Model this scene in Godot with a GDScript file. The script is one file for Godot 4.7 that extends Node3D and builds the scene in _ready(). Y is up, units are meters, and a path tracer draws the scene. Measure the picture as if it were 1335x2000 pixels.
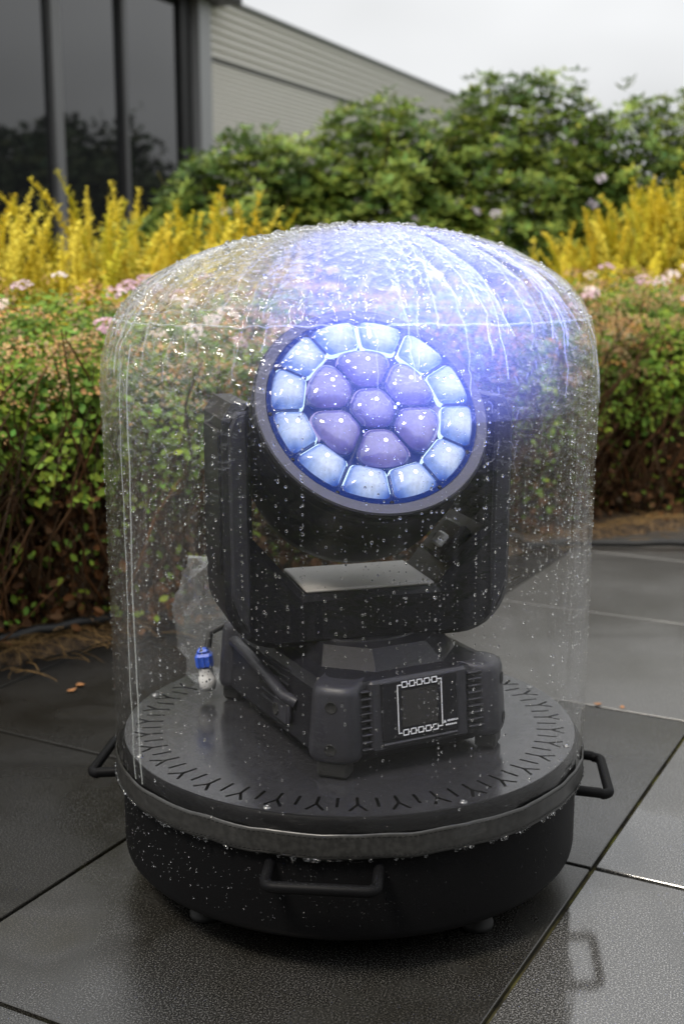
extends Node3D

const YOKE_TURN := 0.284
const BASE_TURN := 0.471
const PLATE := 0.225

var rng := RandomNumberGenerator.new()
var taken := {}
var M := {}
var noise := FastNoiseLite.new()

# ------------------------------------------------------------------ shapes
class Sh:
	var st := SurfaceTool.new()
	var x := Transform3D()

	func _init(at := Transform3D()) -> void:
		st.begin(Mesh.PRIMITIVE_TRIANGLES)
		x = at

	func flat() -> void:
		st.set_smooth_group(-1)

	func smooth(g := 0) -> void:
		st.set_smooth_group(g)

	func tri(a: Vector3, b: Vector3, c: Vector3, out: Vector3) -> void:
		if (a - c).cross(a - b).dot(out) < 0.0:
			var k := b
			b = c
			c = k
		st.add_vertex(x * a)
		st.add_vertex(x * b)
		st.add_vertex(x * c)

	func quad(a: Vector3, b: Vector3, c: Vector3, d: Vector3, out: Vector3) -> void:
		tri(a, b, c, out)
		tri(a, c, d, out)

	func box(at: Vector3, size: Vector3, ch := 0.0) -> void:
		flat()
		var h := size / 2.0
		ch = minf(ch, minf(h.x, minf(h.y, h.z)) * 0.9)
		for ax in 3:
			var p := (ax + 1) % 3
			var q := (ax + 2) % 3
			for s in [-1.0, 1.0]:
				var out := Vector3()
				out[ax] = s
				var pts: Array[Vector3] = []
				for k in [[-1, -1], [1, -1], [1, 1], [-1, 1]]:
					var v := Vector3()
					v[ax] = s * h[ax]
					v[p] = k[0] * (h[p] - ch)
					v[q] = k[1] * (h[q] - ch)
					pts.append(at + v)
				quad(pts[0], pts[1], pts[2], pts[3], out)
		if ch <= 0.0:
			return
		for ax in 3:
			var p := (ax + 1) % 3
			var q := (ax + 2) % 3
			for sp in [-1.0, 1.0]:
				for sq in [-1.0, 1.0]:
					var v: Array[Vector3] = []
					for k in [[-1, 0], [1, 0], [1, 1], [-1, 1]]:
						var w := Vector3()
						w[ax] = k[0] * (h[ax] - ch)
						w[p] = sp * (h[p] - (0.0 if k[1] == 0 else ch))
						w[q] = sq * (h[q] - (ch if k[1] == 0 else 0.0))
						v.append(at + w)
					var out := Vector3()
					out[p] = sp
					out[q] = sq
					quad(v[0], v[1], v[2], v[3], out)
		for sx in [-1.0, 1.0]:
			for sy in [-1.0, 1.0]:
				for sz in [-1.0, 1.0]:
					tri(at + Vector3(sx * h.x, sy * (h.y - ch), sz * (h.z - ch)), at + Vector3(sx * (h.x - ch), sy * h.y, sz * (h.z - ch)), at + Vector3(sx * (h.x - ch), sy * (h.y - ch), sz * h.z), Vector3(sx, sy, sz))

	func tube(pts: Array, r: float, n := 8, r2 := -1.0, caps := true) -> void:
		if r2 < 0.0:
			r2 = r
		var rings := []
		var up := Vector3.UP
		for i in pts.size():
			var d: Vector3 = (pts[mini(i + 1, pts.size() - 1)] - pts[maxi(i - 1, 0)]).normalized()
			if i == 0 and absf(d.y) > 0.9:
				up = Vector3.RIGHT
			var s := d.cross(up)
			if s.length() < 0.01:
				s = d.cross(Vector3.RIGHT)
			s = s.normalized()
			up = s.cross(d).normalized()
			var rr := lerpf(r, r2, float(i) / maxf(1, pts.size() - 1))
			var ring := []
			for k in n:
				var a := TAU * k / n
				ring.append(pts[i] + (s * cos(a) + up * sin(a)) * rr)
			rings.append(ring)
		smooth()
		for i in pts.size() - 1:
			for k in n:
				var m: Vector3 = (rings[i][k] + rings[i][(k + 1) % n]) / 2.0 - pts[i]
				quad(rings[i][k], rings[i][(k + 1) % n], rings[i + 1][(k + 1) % n], rings[i + 1][k], m)
		if caps:
			flat()
			for e in [0, pts.size() - 1]:
				var d: Vector3 = pts[e] - pts[1 if e == 0 else e - 1]
				for k in n:
					tri(pts[e], rings[e][k], rings[e][(k + 1) % n], d)

	# a profile of (radius, height) turned round y; a sharp corner where a point is given twice
	func lathe(prof: Array, n := 48, at := Vector3.ZERO) -> void:
		var g := 1
		for j in prof.size() - 1:
			var p: Vector2 = prof[j]
			var q: Vector2 = prof[j + 1]
			if p.is_equal_approx(q):
				g += 1
				continue
			smooth(g)
			var side := Vector2(q.y - p.y, p.x - q.x)
			for k in n:
				var a := TAU * k / n
				var b := TAU * (k + 1) / n
				var ca := Vector3(cos(a), 0, sin(a))
				var cb := Vector3(cos(b), 0, sin(b))
				var cm := (ca + cb).normalized()
				var out := cm * side.x + Vector3.UP * side.y
				if p.x > 1e-5:
					tri(at + ca * p.x + Vector3.UP * p.y, at + cb * p.x + Vector3.UP * p.y, at + cb * q.x + Vector3.UP * q.y, out)
				if q.x > 1e-5:
					tri(at + ca * p.x + Vector3.UP * p.y, at + cb * q.x + Vector3.UP * q.y, at + ca * q.x + Vector3.UP * q.y, out)

	# polygon in x, y pushed from z0 to z1, the z1 edge (and z0) bevelled
	func prism(poly: PackedVector2Array, z0: float, z1: float, bevel := 0.0) -> void:
		var n := poly.size()
		var area := 0.0
		for i in n:
			area += poly[i].cross(poly[(i + 1) % n])
		if area < 0:
			poly = poly.duplicate()
			poly.reverse()
		var inn := PackedVector2Array()
		var nor := PackedVector2Array()
		for i in n:
			var e1 := (poly[i] - poly[(i + n - 1) % n]).normalized()
			var e2 := (poly[(i + 1) % n] - poly[i]).normalized()
			var m := Vector2(e1.y + e2.y, -e1.x - e2.x)
			var l := maxf(m.length_squared() / 2.0, 0.3)
			nor.append(m)
			inn.append(poly[i] - m / l * bevel)
		flat()
		var t := Geometry2D.triangulate_polygon(inn)
		for i in range(0, t.size(), 3):
			for zz in [[z0, -1.0], [z1, 1.0]]:
				tri(Vector3(inn[t[i]].x, inn[t[i]].y, zz[0]), Vector3(inn[t[i + 1]].x, inn[t[i + 1]].y, zz[0]), Vector3(inn[t[i + 2]].x, inn[t[i + 2]].y, zz[0]), Vector3(0, 0, zz[1]))
		for i in n:
			var k := (i + 1) % n
			var e := (poly[k] - poly[i]).normalized()
			var out := Vector3(e.y, -e.x, 0)
			quad(Vector3(poly[i].x, poly[i].y, z0 + bevel), Vector3(poly[k].x, poly[k].y, z0 + bevel), Vector3(poly[k].x, poly[k].y, z1 - bevel), Vector3(poly[i].x, poly[i].y, z1 - bevel), out)
			if bevel > 0:
				quad(Vector3(poly[i].x, poly[i].y, z1 - bevel), Vector3(poly[k].x, poly[k].y, z1 - bevel), Vector3(inn[k].x, inn[k].y, z1), Vector3(inn[i].x, inn[i].y, z1), out + Vector3(0, 0, 1))
				quad(Vector3(poly[i].x, poly[i].y, z0 + bevel), Vector3(poly[k].x, poly[k].y, z0 + bevel), Vector3(inn[k].x, inn[k].y, z0), Vector3(inn[i].x, inn[i].y, z0), out - Vector3(0, 0, 1))

	func mesh() -> ArrayMesh:
		st.generate_normals()
		return st.commit()


func numbered(called: String) -> String:
	var n: int = taken.get(called, 0)
	taken[called] = n + 1
	return called if n == 0 else "%s_%03d" % [called, n]


func tag(o: Node, label := "", category := "", group := "", kind := "") -> Node:
	if label:
		o.set_meta("label", label)
	if category:
		o.set_meta("category", category)
	if group:
		o.set_meta("group", group)
	if kind:
		o.set_meta("kind", kind)
	return o


func thing(called: String, at: Vector3, label: String, category: String, group := "") -> Node3D:
	var o := Node3D.new()
	o.name = numbered(called)
	o.position = at
	add_child(o)
	tag(o, label, category, group)
	return o


func put(called: String, m: Mesh, mat: Material, parent: Node = self) -> MeshInstance3D:
	var o := MeshInstance3D.new()
	o.name = numbered(called) if parent == self else called
	o.mesh = m
	o.material_override = mat
	parent.add_child(o, true)
	return o


func many(called: String, m: Mesh, mat: Material, where: Array, tints: Array, parent: Node = self) -> MultiMeshInstance3D:
	var mm := MultiMesh.new()
	mm.transform_format = MultiMesh.TRANSFORM_3D
	mm.use_colors = not tints.is_empty()
	mm.mesh = m
	mm.instance_count = where.size()
	for i in where.size():
		mm.set_instance_transform(i, where[i])
		if mm.use_colors:
			mm.set_instance_color(i, tints[i])
	var o := MultiMeshInstance3D.new()
	o.name = numbered(called) if parent == self else called
	o.multimesh = mm
	o.material_override = mat
	o.set_meta("kind", "stuff")
	parent.add_child(o, true)
	return o


func lin(r: float, g: float, b: float, a := 1.0) -> Color:
	var c := Color(r, g, b).linear_to_srgb()
	c.a = a
	return c


func mat(called: String, c: Color, rough: float, metal := 0.0, spec := 0.5) -> StandardMaterial3D:
	var m := StandardMaterial3D.new()
	m.resource_name = called
	m.albedo_color = c
	m.roughness = rough
	m.metallic = metal
	m.metallic_specular = spec
	M[called] = m
	return m


func tex(freq: float, size := 512, fractal := 4, ramp: Gradient = null, kind := FastNoiseLite.TYPE_SIMPLEX_SMOOTH, sd := 1, normal := false, bump := 4.0, ftype := FastNoiseLite.FRACTAL_FBM) -> NoiseTexture2D:
	var n := FastNoiseLite.new()
	n.seed = sd
	n.noise_type = kind
	n.frequency = freq
	n.fractal_type = ftype
	n.fractal_octaves = fractal
	var t := NoiseTexture2D.new()
	t.width = size
	t.height = size
	t.seamless = true
	t.noise = n
	t.as_normal_map = normal
	t.bump_strength = bump
	if ramp:
		t.color_ramp = ramp
	return t


func ramp(stops: Array) -> Gradient:
	var g := Gradient.new()
	var o := PackedFloat32Array()
	var c := PackedColorArray()
	for s in stops:
		o.append(s[0])
		c.append(s[1])
	g.offsets = o
	g.colors = c
	return g


func grey(v: float) -> Color:
	return Color(v, v, v)


func world_tri(m: StandardMaterial3D, scale: float) -> void:
	m.uv1_triplanar = true
	m.uv1_world_triplanar = true
	m.uv1_scale = Vector3.ONE * scale


func sky_image() -> Image:
	var w := 512
	var h := 256
	var im := Image.create(w, h, false, Image.FORMAT_RGBF)
	var n := FastNoiseLite.new()
	n.seed = 5
	n.frequency = 0.9
	n.fractal_octaves = 5
	for y in h:
		var el := PI / 2 - PI * (y + 0.5) / h
		for i in w:
			var a := TAU * i / w
			var d := Vector3(cos(el) * cos(a), sin(el), cos(el) * sin(a))
			var s := maxf(0.0, d.y)
			var l := 0.665 * (1.0 + 1.9 * s)
			# cloud sheet: seen on a plane overhead
			var q := d / (0.18 + s)
			l *= 1.0 + 0.30 * n.get_noise_3d(q.x * 0.8, 3.0, q.z * 0.8)
			if d.y < 0:
				l = 0.10
			im.set_pixel(i, y, Color(l * 0.985, l, l * 1.015))
	return im


# ------------------------------------------------------------------ the scene
func _ready() -> void:
	rng.seed = 77
	noise.seed = 3
	noise.frequency = 1.0
	noise.fractal_octaves = 3
	# camera
	var cam := Camera3D.new()
	cam.name = "camera"
	add_child(cam)
	cam.position = Vector3(-0.0106, 0.897, 1.76)
	cam.rotation_degrees = Vector3(-11.33, 0, 0)
	var ph := CameraAttributesPhysical.new()
	ph.frustum_focal_length = 28.8
	ph.frustum_focus_distance = 1.56
	ph.exposure_aperture = 3.2
	ph.frustum_near = 0.05
	ph.frustum_far = 300.0
	cam.attributes = ph
	cam.current = true
	# sky
	var env := Environment.new()
	env.background_mode = Environment.BG_SKY
	var pano := PanoramaSkyMaterial.new()
	pano.panorama = ImageTexture.create_from_image(sky_image())
	env.sky = Sky.new()
	env.sky.sky_material = pano
	env.background_energy_multiplier = 1.0
	env.tonemap_mode = Environment.TONE_MAPPER_LINEAR
	env.tonemap_exposure = 1.0
	env.sdfgi_enabled = true
	env.ssao_enabled = true
	env.ssil_enabled = true
	var we := WorldEnvironment.new()
	we.name = "environment"
	we.environment = env
	add_child(we)
	# sun behind the cloud
	var sun := DirectionalLight3D.new()
	sun.name = "sun"
	sun.light_energy = 1.0
	sun.light_color = Color(1.0, 0.96, 0.9)
	sun.light_angular_distance = 14.0
	sun.shadow_enabled = true
	sun.sky_mode = DirectionalLight3D.SKY_MODE_LIGHT_ONLY
	add_child(sun)
	sun.look_at_from_position(Vector3(-3.0, 7.0, 3.2), Vector3.ZERO)

	materials()
	ground()
	building()
	planting()
	drum()
	fixture()
	cover()
	rain()


func materials() -> void:
	var grain := tex(0.26, 1024, 2, ramp([[0.0, lin(0.02, 0.02, 0.02)], [0.42, lin(0.13, 0.128, 0.122)], [0.6, lin(0.32, 0.315, 0.30)], [0.72, lin(0.8, 0.79, 0.77)], [0.8, lin(1, 1, 1)]]), FastNoiseLite.TYPE_SIMPLEX_SMOOTH, 11)
	var damp := tex(0.004, 512, 5, ramp([[0.25, grey(0.5)], [0.5, grey(0.75)], [0.75, grey(1.0)]]), FastNoiseLite.TYPE_SIMPLEX_SMOOTH, 12)
	var pits := tex(0.33, 1024, 3, null, FastNoiseLite.TYPE_SIMPLEX_SMOOTH, 13)
	var stain := tex(0.008, 512, 5, ramp([[0.3, lin(1, 1, 1)], [0.5, lin(0.85, 0.83, 0.78)], [0.62, lin(0.62, 0.59, 0.52)], [0.72, lin(1, 0.98, 0.94)], [0.85, lin(0.7, 0.64, 0.46)]]), FastNoiseLite.TYPE_SIMPLEX_SMOOTH, 18)
	var m: StandardMaterial3D
	# plain damp slabs, the dark mossy ones by the hedge, the pale wet ones on the right
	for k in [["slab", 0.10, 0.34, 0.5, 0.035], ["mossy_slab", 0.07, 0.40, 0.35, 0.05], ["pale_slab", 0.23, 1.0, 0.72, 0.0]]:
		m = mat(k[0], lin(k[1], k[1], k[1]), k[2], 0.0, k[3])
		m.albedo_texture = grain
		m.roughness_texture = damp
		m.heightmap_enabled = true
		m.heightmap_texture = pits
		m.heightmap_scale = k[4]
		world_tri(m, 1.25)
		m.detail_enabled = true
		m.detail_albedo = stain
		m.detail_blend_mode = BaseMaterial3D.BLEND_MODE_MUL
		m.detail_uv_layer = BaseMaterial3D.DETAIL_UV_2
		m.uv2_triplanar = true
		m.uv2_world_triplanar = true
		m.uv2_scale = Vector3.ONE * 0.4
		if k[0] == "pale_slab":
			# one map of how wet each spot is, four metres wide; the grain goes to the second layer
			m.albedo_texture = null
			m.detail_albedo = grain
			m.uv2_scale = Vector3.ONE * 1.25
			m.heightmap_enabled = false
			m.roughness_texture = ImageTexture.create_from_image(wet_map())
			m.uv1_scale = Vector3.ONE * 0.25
	m = mat("joint", lin(1, 1, 1), 0.85, 0.0, 0.2)
	m.albedo_texture = tex(0.02, 512, 4, ramp([[0.3, lin(0.02, 0.018, 0.012)], [0.55, lin(0.05, 0.045, 0.02)], [0.8, lin(0.10, 0.10, 0.02)]]), FastNoiseLite.TYPE_SIMPLEX_SMOOTH, 14)
	world_tri(m, 1.0)
	m = mat("soil", lin(1, 1, 1), 0.9)
	m.albedo_texture = tex(0.05, 512, 5, ramp([[0.25, lin(0.02, 0.013, 0.008)], [0.55, lin(0.07, 0.042, 0.02)], [0.8, lin(0.17, 0.11, 0.05)]]), FastNoiseLite.TYPE_SIMPLEX_SMOOTH, 15)
	m.heightmap_enabled = true
	m.heightmap_texture = tex(0.06, 512, 5, null, FastNoiseLite.TYPE_SIMPLEX_SMOOTH, 16)
	m.heightmap_scale = 1.0
	world_tri(m, 1.5)
	mat("fallen", lin(0.26, 0.12, 0.045), 0.6)
	m = mat("lawn", lin(0.05, 0.075, 0.02), 0.95)
	m = mat("water", lin(0.02, 0.02, 0.02, 0.10), 0.02)
	m.transparency = BaseMaterial3D.TRANSPARENCY_ALPHA
	m.heightmap_enabled = true
	m.heightmap_texture = tex(0.03, 512, 2, null, FastNoiseLite.TYPE_SIMPLEX_SMOOTH, 17)
	m.heightmap_scale = 0.05
	world_tri(m, 2.5)
	# building
	m = mat("cladding", lin(0.62, 0.60, 0.56), 0.5, 0.0, 0.3)
	m = mat("mullion", lin(0.05, 0.05, 0.052), 0.4)
	mat("mid_trim", lin(0.12, 0.122, 0.125), 0.4)
	m = mat("column", lin(0.24, 0.245, 0.25), 0.4)
	m = mat("dark_trim", lin(0.012, 0.012, 0.013), 0.5)
	m = mat("tinted_glass", lin(0.012, 0.013, 0.014), 0.03, 0.0, 0.75)
	# foliage
	for k in [["leaf", 0.5, 0.35], ["twig", 0.8, 0.0], ["petal", 0.8, 0.3], ["golden", 0.6, 0.45]]:
		m = mat(k[0], Color.WHITE, k[1], 0.0, 0.28)
		m.vertex_color_use_as_albedo = true
		m.cull_mode = BaseMaterial3D.CULL_DISABLED
		if k[2] > 0:
			m.backlight_enabled = true
			m.backlight = lin(k[2], k[2], k[2])
	# the drum and the fixture
	m = mat("black_powder_coat", lin(0.0045, 0.0045, 0.005), 0.5, 0.0, 0.2)
	m.heightmap_enabled = true
	m.heightmap_texture = tex(0.3, 512, 2, null, FastNoiseLite.TYPE_SIMPLEX_SMOOTH, 21)
	m.heightmap_scale = 0.02
	m.uv1_triplanar = true
	m.uv1_scale = Vector3.ONE * 4
	m = mat("plate", lin(0.03, 0.03, 0.034), 0.24, 0.3)
	m.roughness_texture = tex(0.02, 512, 4, ramp([[0.3, grey(0.75)], [0.7, grey(1.0)]]), FastNoiseLite.TYPE_SIMPLEX_SMOOTH, 22)
	m.uv1_triplanar = true
	m.uv1_scale = Vector3.ONE * 3
	mat("inside", lin(0.006, 0.006, 0.006), 0.9)
	m = mat("black_plastic", lin(0.008, 0.008, 0.011), 0.40, 0.0, 0.34)
	m.heightmap_enabled = true
	m.heightmap_texture = tex(0.35, 512, 2, null, FastNoiseLite.TYPE_SIMPLEX_SMOOTH, 23)
	m.heightmap_scale = 0.012
	m.uv1_triplanar = true
	m.uv1_scale = Vector3.ONE * 6
	mat("grey_plastic", lin(0.022, 0.022, 0.028), 0.42, 0.0, 0.4)
	mat("bezel", lin(0.06, 0.06, 0.075), 0.45)
	mat("screen", lin(0.020, 0.019, 0.019), 0.15)
	mat("print", lin(0.75, 0.76, 0.8), 0.5)
	mat("pale_plate", lin(0.30, 0.29, 0.275), 0.5)
	mat("steel", lin(0.22, 0.22, 0.22), 0.35, 1.0)
	m = mat("face", lin(0.01, 0.014, 0.05), 0.25)
	m.emission_enabled = true
	m.emission = lin(0.012, 0.03, 0.16)
	m.emission_energy_multiplier = 1.0
	mat("blue_plug", lin(0.02, 0.09, 0.55), 0.4)
	mat("white_plug", lin(0.5, 0.5, 0.5), 0.4)
	mat("rubber", lin(0.01, 0.01, 0.01), 0.6)
	for k in [["lens_violet", Color(0.58, 0.53, 0.88), Color(0.24, 0.23, 0.62), 0.72], ["lens_blue", Color(0.70, 0.79, 0.98), Color(0.18, 0.34, 0.74), 1.0]]:
		m = mat(k[0], lin(0.05, 0.06, 0.1), 0.08)
		m.emission_enabled = true
		m.emission = Color.WHITE
		m.emission_operator = BaseMaterial3D.EMISSION_OP_MULTIPLY
		m.emission_energy_multiplier = k[3]
		m.emission_texture = lens_glow(k[1], k[2])
		m.clearcoat_enabled = true
		m.clearcoat = 1.0
		m.clearcoat_roughness = 0.05
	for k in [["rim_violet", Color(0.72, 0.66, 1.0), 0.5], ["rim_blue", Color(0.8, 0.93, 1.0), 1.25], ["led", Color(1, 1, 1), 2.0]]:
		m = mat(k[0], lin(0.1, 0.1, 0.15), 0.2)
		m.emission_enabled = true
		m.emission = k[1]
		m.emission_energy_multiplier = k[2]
	# the cover
	var wrinkles := tex(0.008, 1024, 3, null, FastNoiseLite.TYPE_SIMPLEX, 31, false, 4.0, FastNoiseLite.FRACTAL_RIDGED)
	for k in [["wall_film", 0.003, 0.001, 0.08], ["waist_film", 0.007, 0.0015, 0.12], ["shoulder_film", 0.014, 0.002, 0.24], ["gathered_film", 0.028, 0.002, 0.42], ["dome_film", 0.036, 0.0025, 0.42]]:
		m = mat(k[0], lin(0.8, 0.83, 0.8, k[2]), 0.03, 0.0, 0.38)
		m.transparency = BaseMaterial3D.TRANSPARENCY_ALPHA
		m.cull_mode = BaseMaterial3D.CULL_DISABLED
		m.backlight_enabled = true
		m.backlight = lin(k[1], k[1], k[1])
		m.heightmap_enabled = true
		m.heightmap_texture = wrinkles
		m.heightmap_scale = k[3]
		m.uv1_scale = Vector3(5, 3, 1)
	m = mat("weld", lin(0.8, 0.85, 0.82, 0.22), 0.35)
	m.transparency = BaseMaterial3D.TRANSPARENCY_ALPHA
	m.backlight_enabled = true
	m.backlight = lin(0.12, 0.12, 0.12)
	m = mat("crease", lin(0.85, 0.87, 0.86, 0.14), 0.35)
	m.transparency = BaseMaterial3D.TRANSPARENCY_ALPHA
	m.backlight_enabled = true
	m.backlight = lin(0.3, 0.3, 0.3)
	m = mat("hem", lin(1, 1, 1), 0.3)
	m.albedo_texture = tex(0.03, 512, 5, ramp([[0.25, lin(0.018, 0.018, 0.0175)], [0.75, lin(0.034, 0.0335, 0.032)]]), FastNoiseLite.TYPE_SIMPLEX_SMOOTH, 32)
	m.uv1_triplanar = true
	m.uv1_scale = Vector3.ONE * 6
	m = mat("drop", lin(1, 1, 1, 0.0), 0.0)
	m.transparency = BaseMaterial3D.TRANSPARENCY_ALPHA
	m.refraction_enabled = true
	m.refraction_scale = 0.033
	m = mat("bag", lin(0.85, 0.87, 0.85, 0.05), 0.06, 0.0, 0.8)
	m.transparency = BaseMaterial3D.TRANSPARENCY_ALPHA
	m.cull_mode = BaseMaterial3D.CULL_DISABLED
	m.backlight_enabled = true
	m.backlight = lin(0.05, 0.05, 0.05)


func wet_map() -> Image:
	var s := 1024
	var im := Image.create(s, s, false, Image.FORMAT_L8)
	var n := FastNoiseLite.new()
	n.seed = 21
	n.frequency = 2.2
	n.fractal_octaves = 5
	for y in s:
		for i in s:
			# the map repeats every four metres, its zero in the middle of the scene
			var p := Vector2(fposmod(i * 4.0 / s + 2.0, 4.0) - 2.0, fposmod(y * 4.0 / s + 2.0, 4.0) - 2.0)
			var v := 0.36 + 0.16 * n.get_noise_2d(p.x, p.y)
			# water lies in the hollow beside the drum and drains along the joints
			var e := Vector2(0.882, 0.471)
			var q := Vector2((p - Vector2(0.58, 0.03)).dot(e), (p - Vector2(0.58, 0.03)).dot(Vector2(-e.y, e.x)))
			var pool := Vector2(q.x / 0.36, q.y / (0.085 if q.y > 0 else 0.17)).length() + 0.9 * n.get_noise_2d(p.x * 1.6 + 9, p.y * 1.6)
			v = lerpf(0.05, v, smoothstep(0.75, 1.35, pool))
			var front := Vector2((p.x - 0.36) / 0.14, (p.y - 0.34) / 0.22).length() + 0.9 * n.get_noise_2d(p.x * 1.6, p.y * 1.6 + 5)
			v = lerpf(0.10, v, smoothstep(0.7, 1.3, front))
			im.set_pixel(i, y, Color(v, v, v))
	return im


func lens_glow(mid: Color, edge: Color) -> ImageTexture:
	var s := 192
	var im := Image.create(s, s, false, Image.FORMAT_RGB8)
	var n := FastNoiseLite.new()
	n.seed = 9
	n.frequency = 0.09
	var sp := FastNoiseLite.new()
	sp.seed = 4
	sp.frequency = 0.16
	for y in s:
		for i in s:
			var p := Vector2(i + 0.5, y + 0.5) / s * 2.0 - Vector2.ONE
			var r := p.length()
			var c := mid.lerp(edge, clampf(pow(r, 2.8) * 1.2, 0, 1))
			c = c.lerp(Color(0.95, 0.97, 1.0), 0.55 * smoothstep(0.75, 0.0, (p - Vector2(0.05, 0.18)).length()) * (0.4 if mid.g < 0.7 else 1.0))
			c = c * (0.95 + 0.10 * n.get_noise_2d(i * 0.5, y * 0.5))
			# the chips seen through the glass
			var w := smoothstep(0.62, 0.85, sp.get_noise_2d(i, y) + 0.2 * n.get_noise_2d(y, i))
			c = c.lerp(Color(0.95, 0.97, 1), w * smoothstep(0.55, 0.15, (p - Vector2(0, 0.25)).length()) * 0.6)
			im.set_pixel(i, y, Color(c.r, c.g, c.b))
	return ImageTexture.create_from_image(im)


# ------------------------------------------------------------------ ground
const BED := [Vector2(-3.2, 1.6), Vector2(-1.7, 0.0), Vector2(-0.80, -0.86), Vector2(-0.57, -1.09), Vector2(0.1, -1.72), Vector2(0.83, -2.22), Vector2(1.17, -2.40), Vector2(2.2, -2.8), Vector2(6.0, -3.6)]


func ground() -> void:
	var s := Sh.new()
	s.box(Vector3(0, -0.11, -20), Vector3(160, 0.1, 160))
	tag(put("ground", s.mesh(), M.lawn), "", "", "", "structure")
	var e1 := Vector2(0.882, 0.471)
	var e2 := Vector2(-0.471, 0.882)
	var pav := Node3D.new()
	pav.name = "pavement"
	add_child(pav)
	tag(pav, "", "", "", "structure")
	s = Sh.new()
	s.box(Vector3(0.8, -0.0345, -0.6), Vector3(9.0, 0.05, 8.0))
	put("joint_filling", s.mesh(), M.joint, pav)
	var step := 0.686
	for i in range(-7, 8):
		for k in range(-8, 5):
			var c := e1 * (0.343 + step * (i - 0.5)) + e2 * (-0.142 + step * (k + 0.5))
			# leave out what lies deep in the bed or beyond the edges
			if bed_depth(c) > 0.7 or absf(c.x) > 4.0 or c.y > 2.6 or c.y < -4.2:
				continue
			var b := Sh.new()
			b.box(Vector3(0, -0.02, 0), Vector3(step - 0.008, 0.04, step - 0.008), 0.0012)
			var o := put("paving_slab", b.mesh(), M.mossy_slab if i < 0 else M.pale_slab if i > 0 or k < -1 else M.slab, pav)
			o.transform = Transform3D(Basis(Vector3.UP, -atan2(e1.y, e1.x)) * Basis(Vector3.RIGHT, rng.randf_range(-0.0015, 0.0015)) * Basis(Vector3.BACK, rng.randf_range(-0.0015, 0.0015)), Vector3(c.x, rng.randf_range(-0.001, 0.001), c.y))
	# the bed: soil heaped behind its edge
	var bed := Sh.new()
	bed.smooth()
	var rows := [0.0, 0.05, 0.14, 0.35, 0.8, 1.5, 3.0, 6.0, 14.0, 40.0]
	var line := []
	for i in BED.size() - 1:
		for k in 14:
			line.append(BED[i].lerp(BED[i + 1], k / 14.0))
	for i in line.size():
		line[i] = line[i] + Vector2(0.6, 0.8) * 0.045 * noise.get_noise_1d(i * 0.55)
	var at := func(i: int, k: int) -> Vector3:
		var p: Vector2 = line[i] + Vector2(-0.35, -0.94) * rows[k]
		var h := -0.03 if k == 0 else 0.03 + 0.03 * minf(rows[k], 1.0) + 0.02 * noise.get_noise_2d(p.x * 4, p.y * 4)
		return Vector3(p.x, h, p.y)
	for i in line.size() - 1:
		for k in rows.size() - 1:
			bed.quad(at.call(i, k), at.call(i + 1, k), at.call(i + 1, k + 1), at.call(i, k + 1), Vector3.UP)
	tag(put("soil_bed", bed.mesh(), M.soil), "", "", "", "structure")
	# cable along the bed
	s = Sh.new()
	var pts := []
	for p in [Vector2(-1.5, -0.35), Vector2(-1.0, -0.82), Vector2(-0.82, -0.95), Vector2(-0.68, -1.06), Vector2(-0.56, -1.14), Vector2(-0.3, -1.36), Vector2(0.1, -1.74), Vector2(0.5, -2.04), Vector2(0.8, -2.10), Vector2(1.1, -2.08), Vector2(1.6, -2.12), Vector2(2.4, -2.3)]:
		pts.append(Vector3(p.x, 0.022, p.y))
	var cv := Curve3D.new()
	for i in pts.size():
		var d: Vector3 = (pts[mini(i + 1, pts.size() - 1)] - pts[maxi(i - 1, 0)]) / 6.0
		cv.add_point(pts[i], -d, d)
	var fine := []
	for i in 90:
		var q := cv.sample_baked(cv.get_baked_length() * i / 89.0)
		q.y += 0.018 * maxf(0, noise.get_noise_1d(i * 0.21)) + (0.03 if bed_depth(Vector2(q.x, q.z)) > 0.02 else 0.0)
		fine.append(q)
	s.tube(fine, 0.012, 8)
	tag(put("cable", s.mesh(), M.rubber), "thick black cable lying along the edge of the planted bed", "cable")
	# a few leaves blown onto the slabs
	var lm := leaf_mesh(0.32, 0.10, -0.12)
	for q in [[Vector3(-0.585, 0.004, -0.80), 0.030, 0.4, "orange fallen leaf on the dark slab left of the cover"], [Vector3(-0.60, 0.004, -0.745), 0.024, 2.2, "smaller fallen leaf nearer the camera on the left slab"], [Vector3(0.512, 0.004, -0.672), 0.019, 1.1, "orange leaf scrap in the joint right of the cover"], [Vector3(0.565, 0.004, -0.640), 0.016, 2.9, "brown leaf scrap further right along the same slab joint"]]:
		var lf := put("fallen_leaf", lm, M.fallen)
		lf.transform = Transform3D(Basis(Vector3.UP, q[2]) * Basis.from_scale(Vector3.ONE * q[1]), q[0])
		tag(lf, q[3], "leaf", "leaves fallen on the paving")
	# dry grass along the edge
	s = Sh.new()
	s.tube([Vector3(0, 0, 0), Vector3(0.33, 0.06, 0.02), Vector3(0.66, 0.06, 0.0), Vector3(1, 0.0, 0.03)], 0.009, 4, 0.004)
	var where := []
	var tint := []
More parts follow.
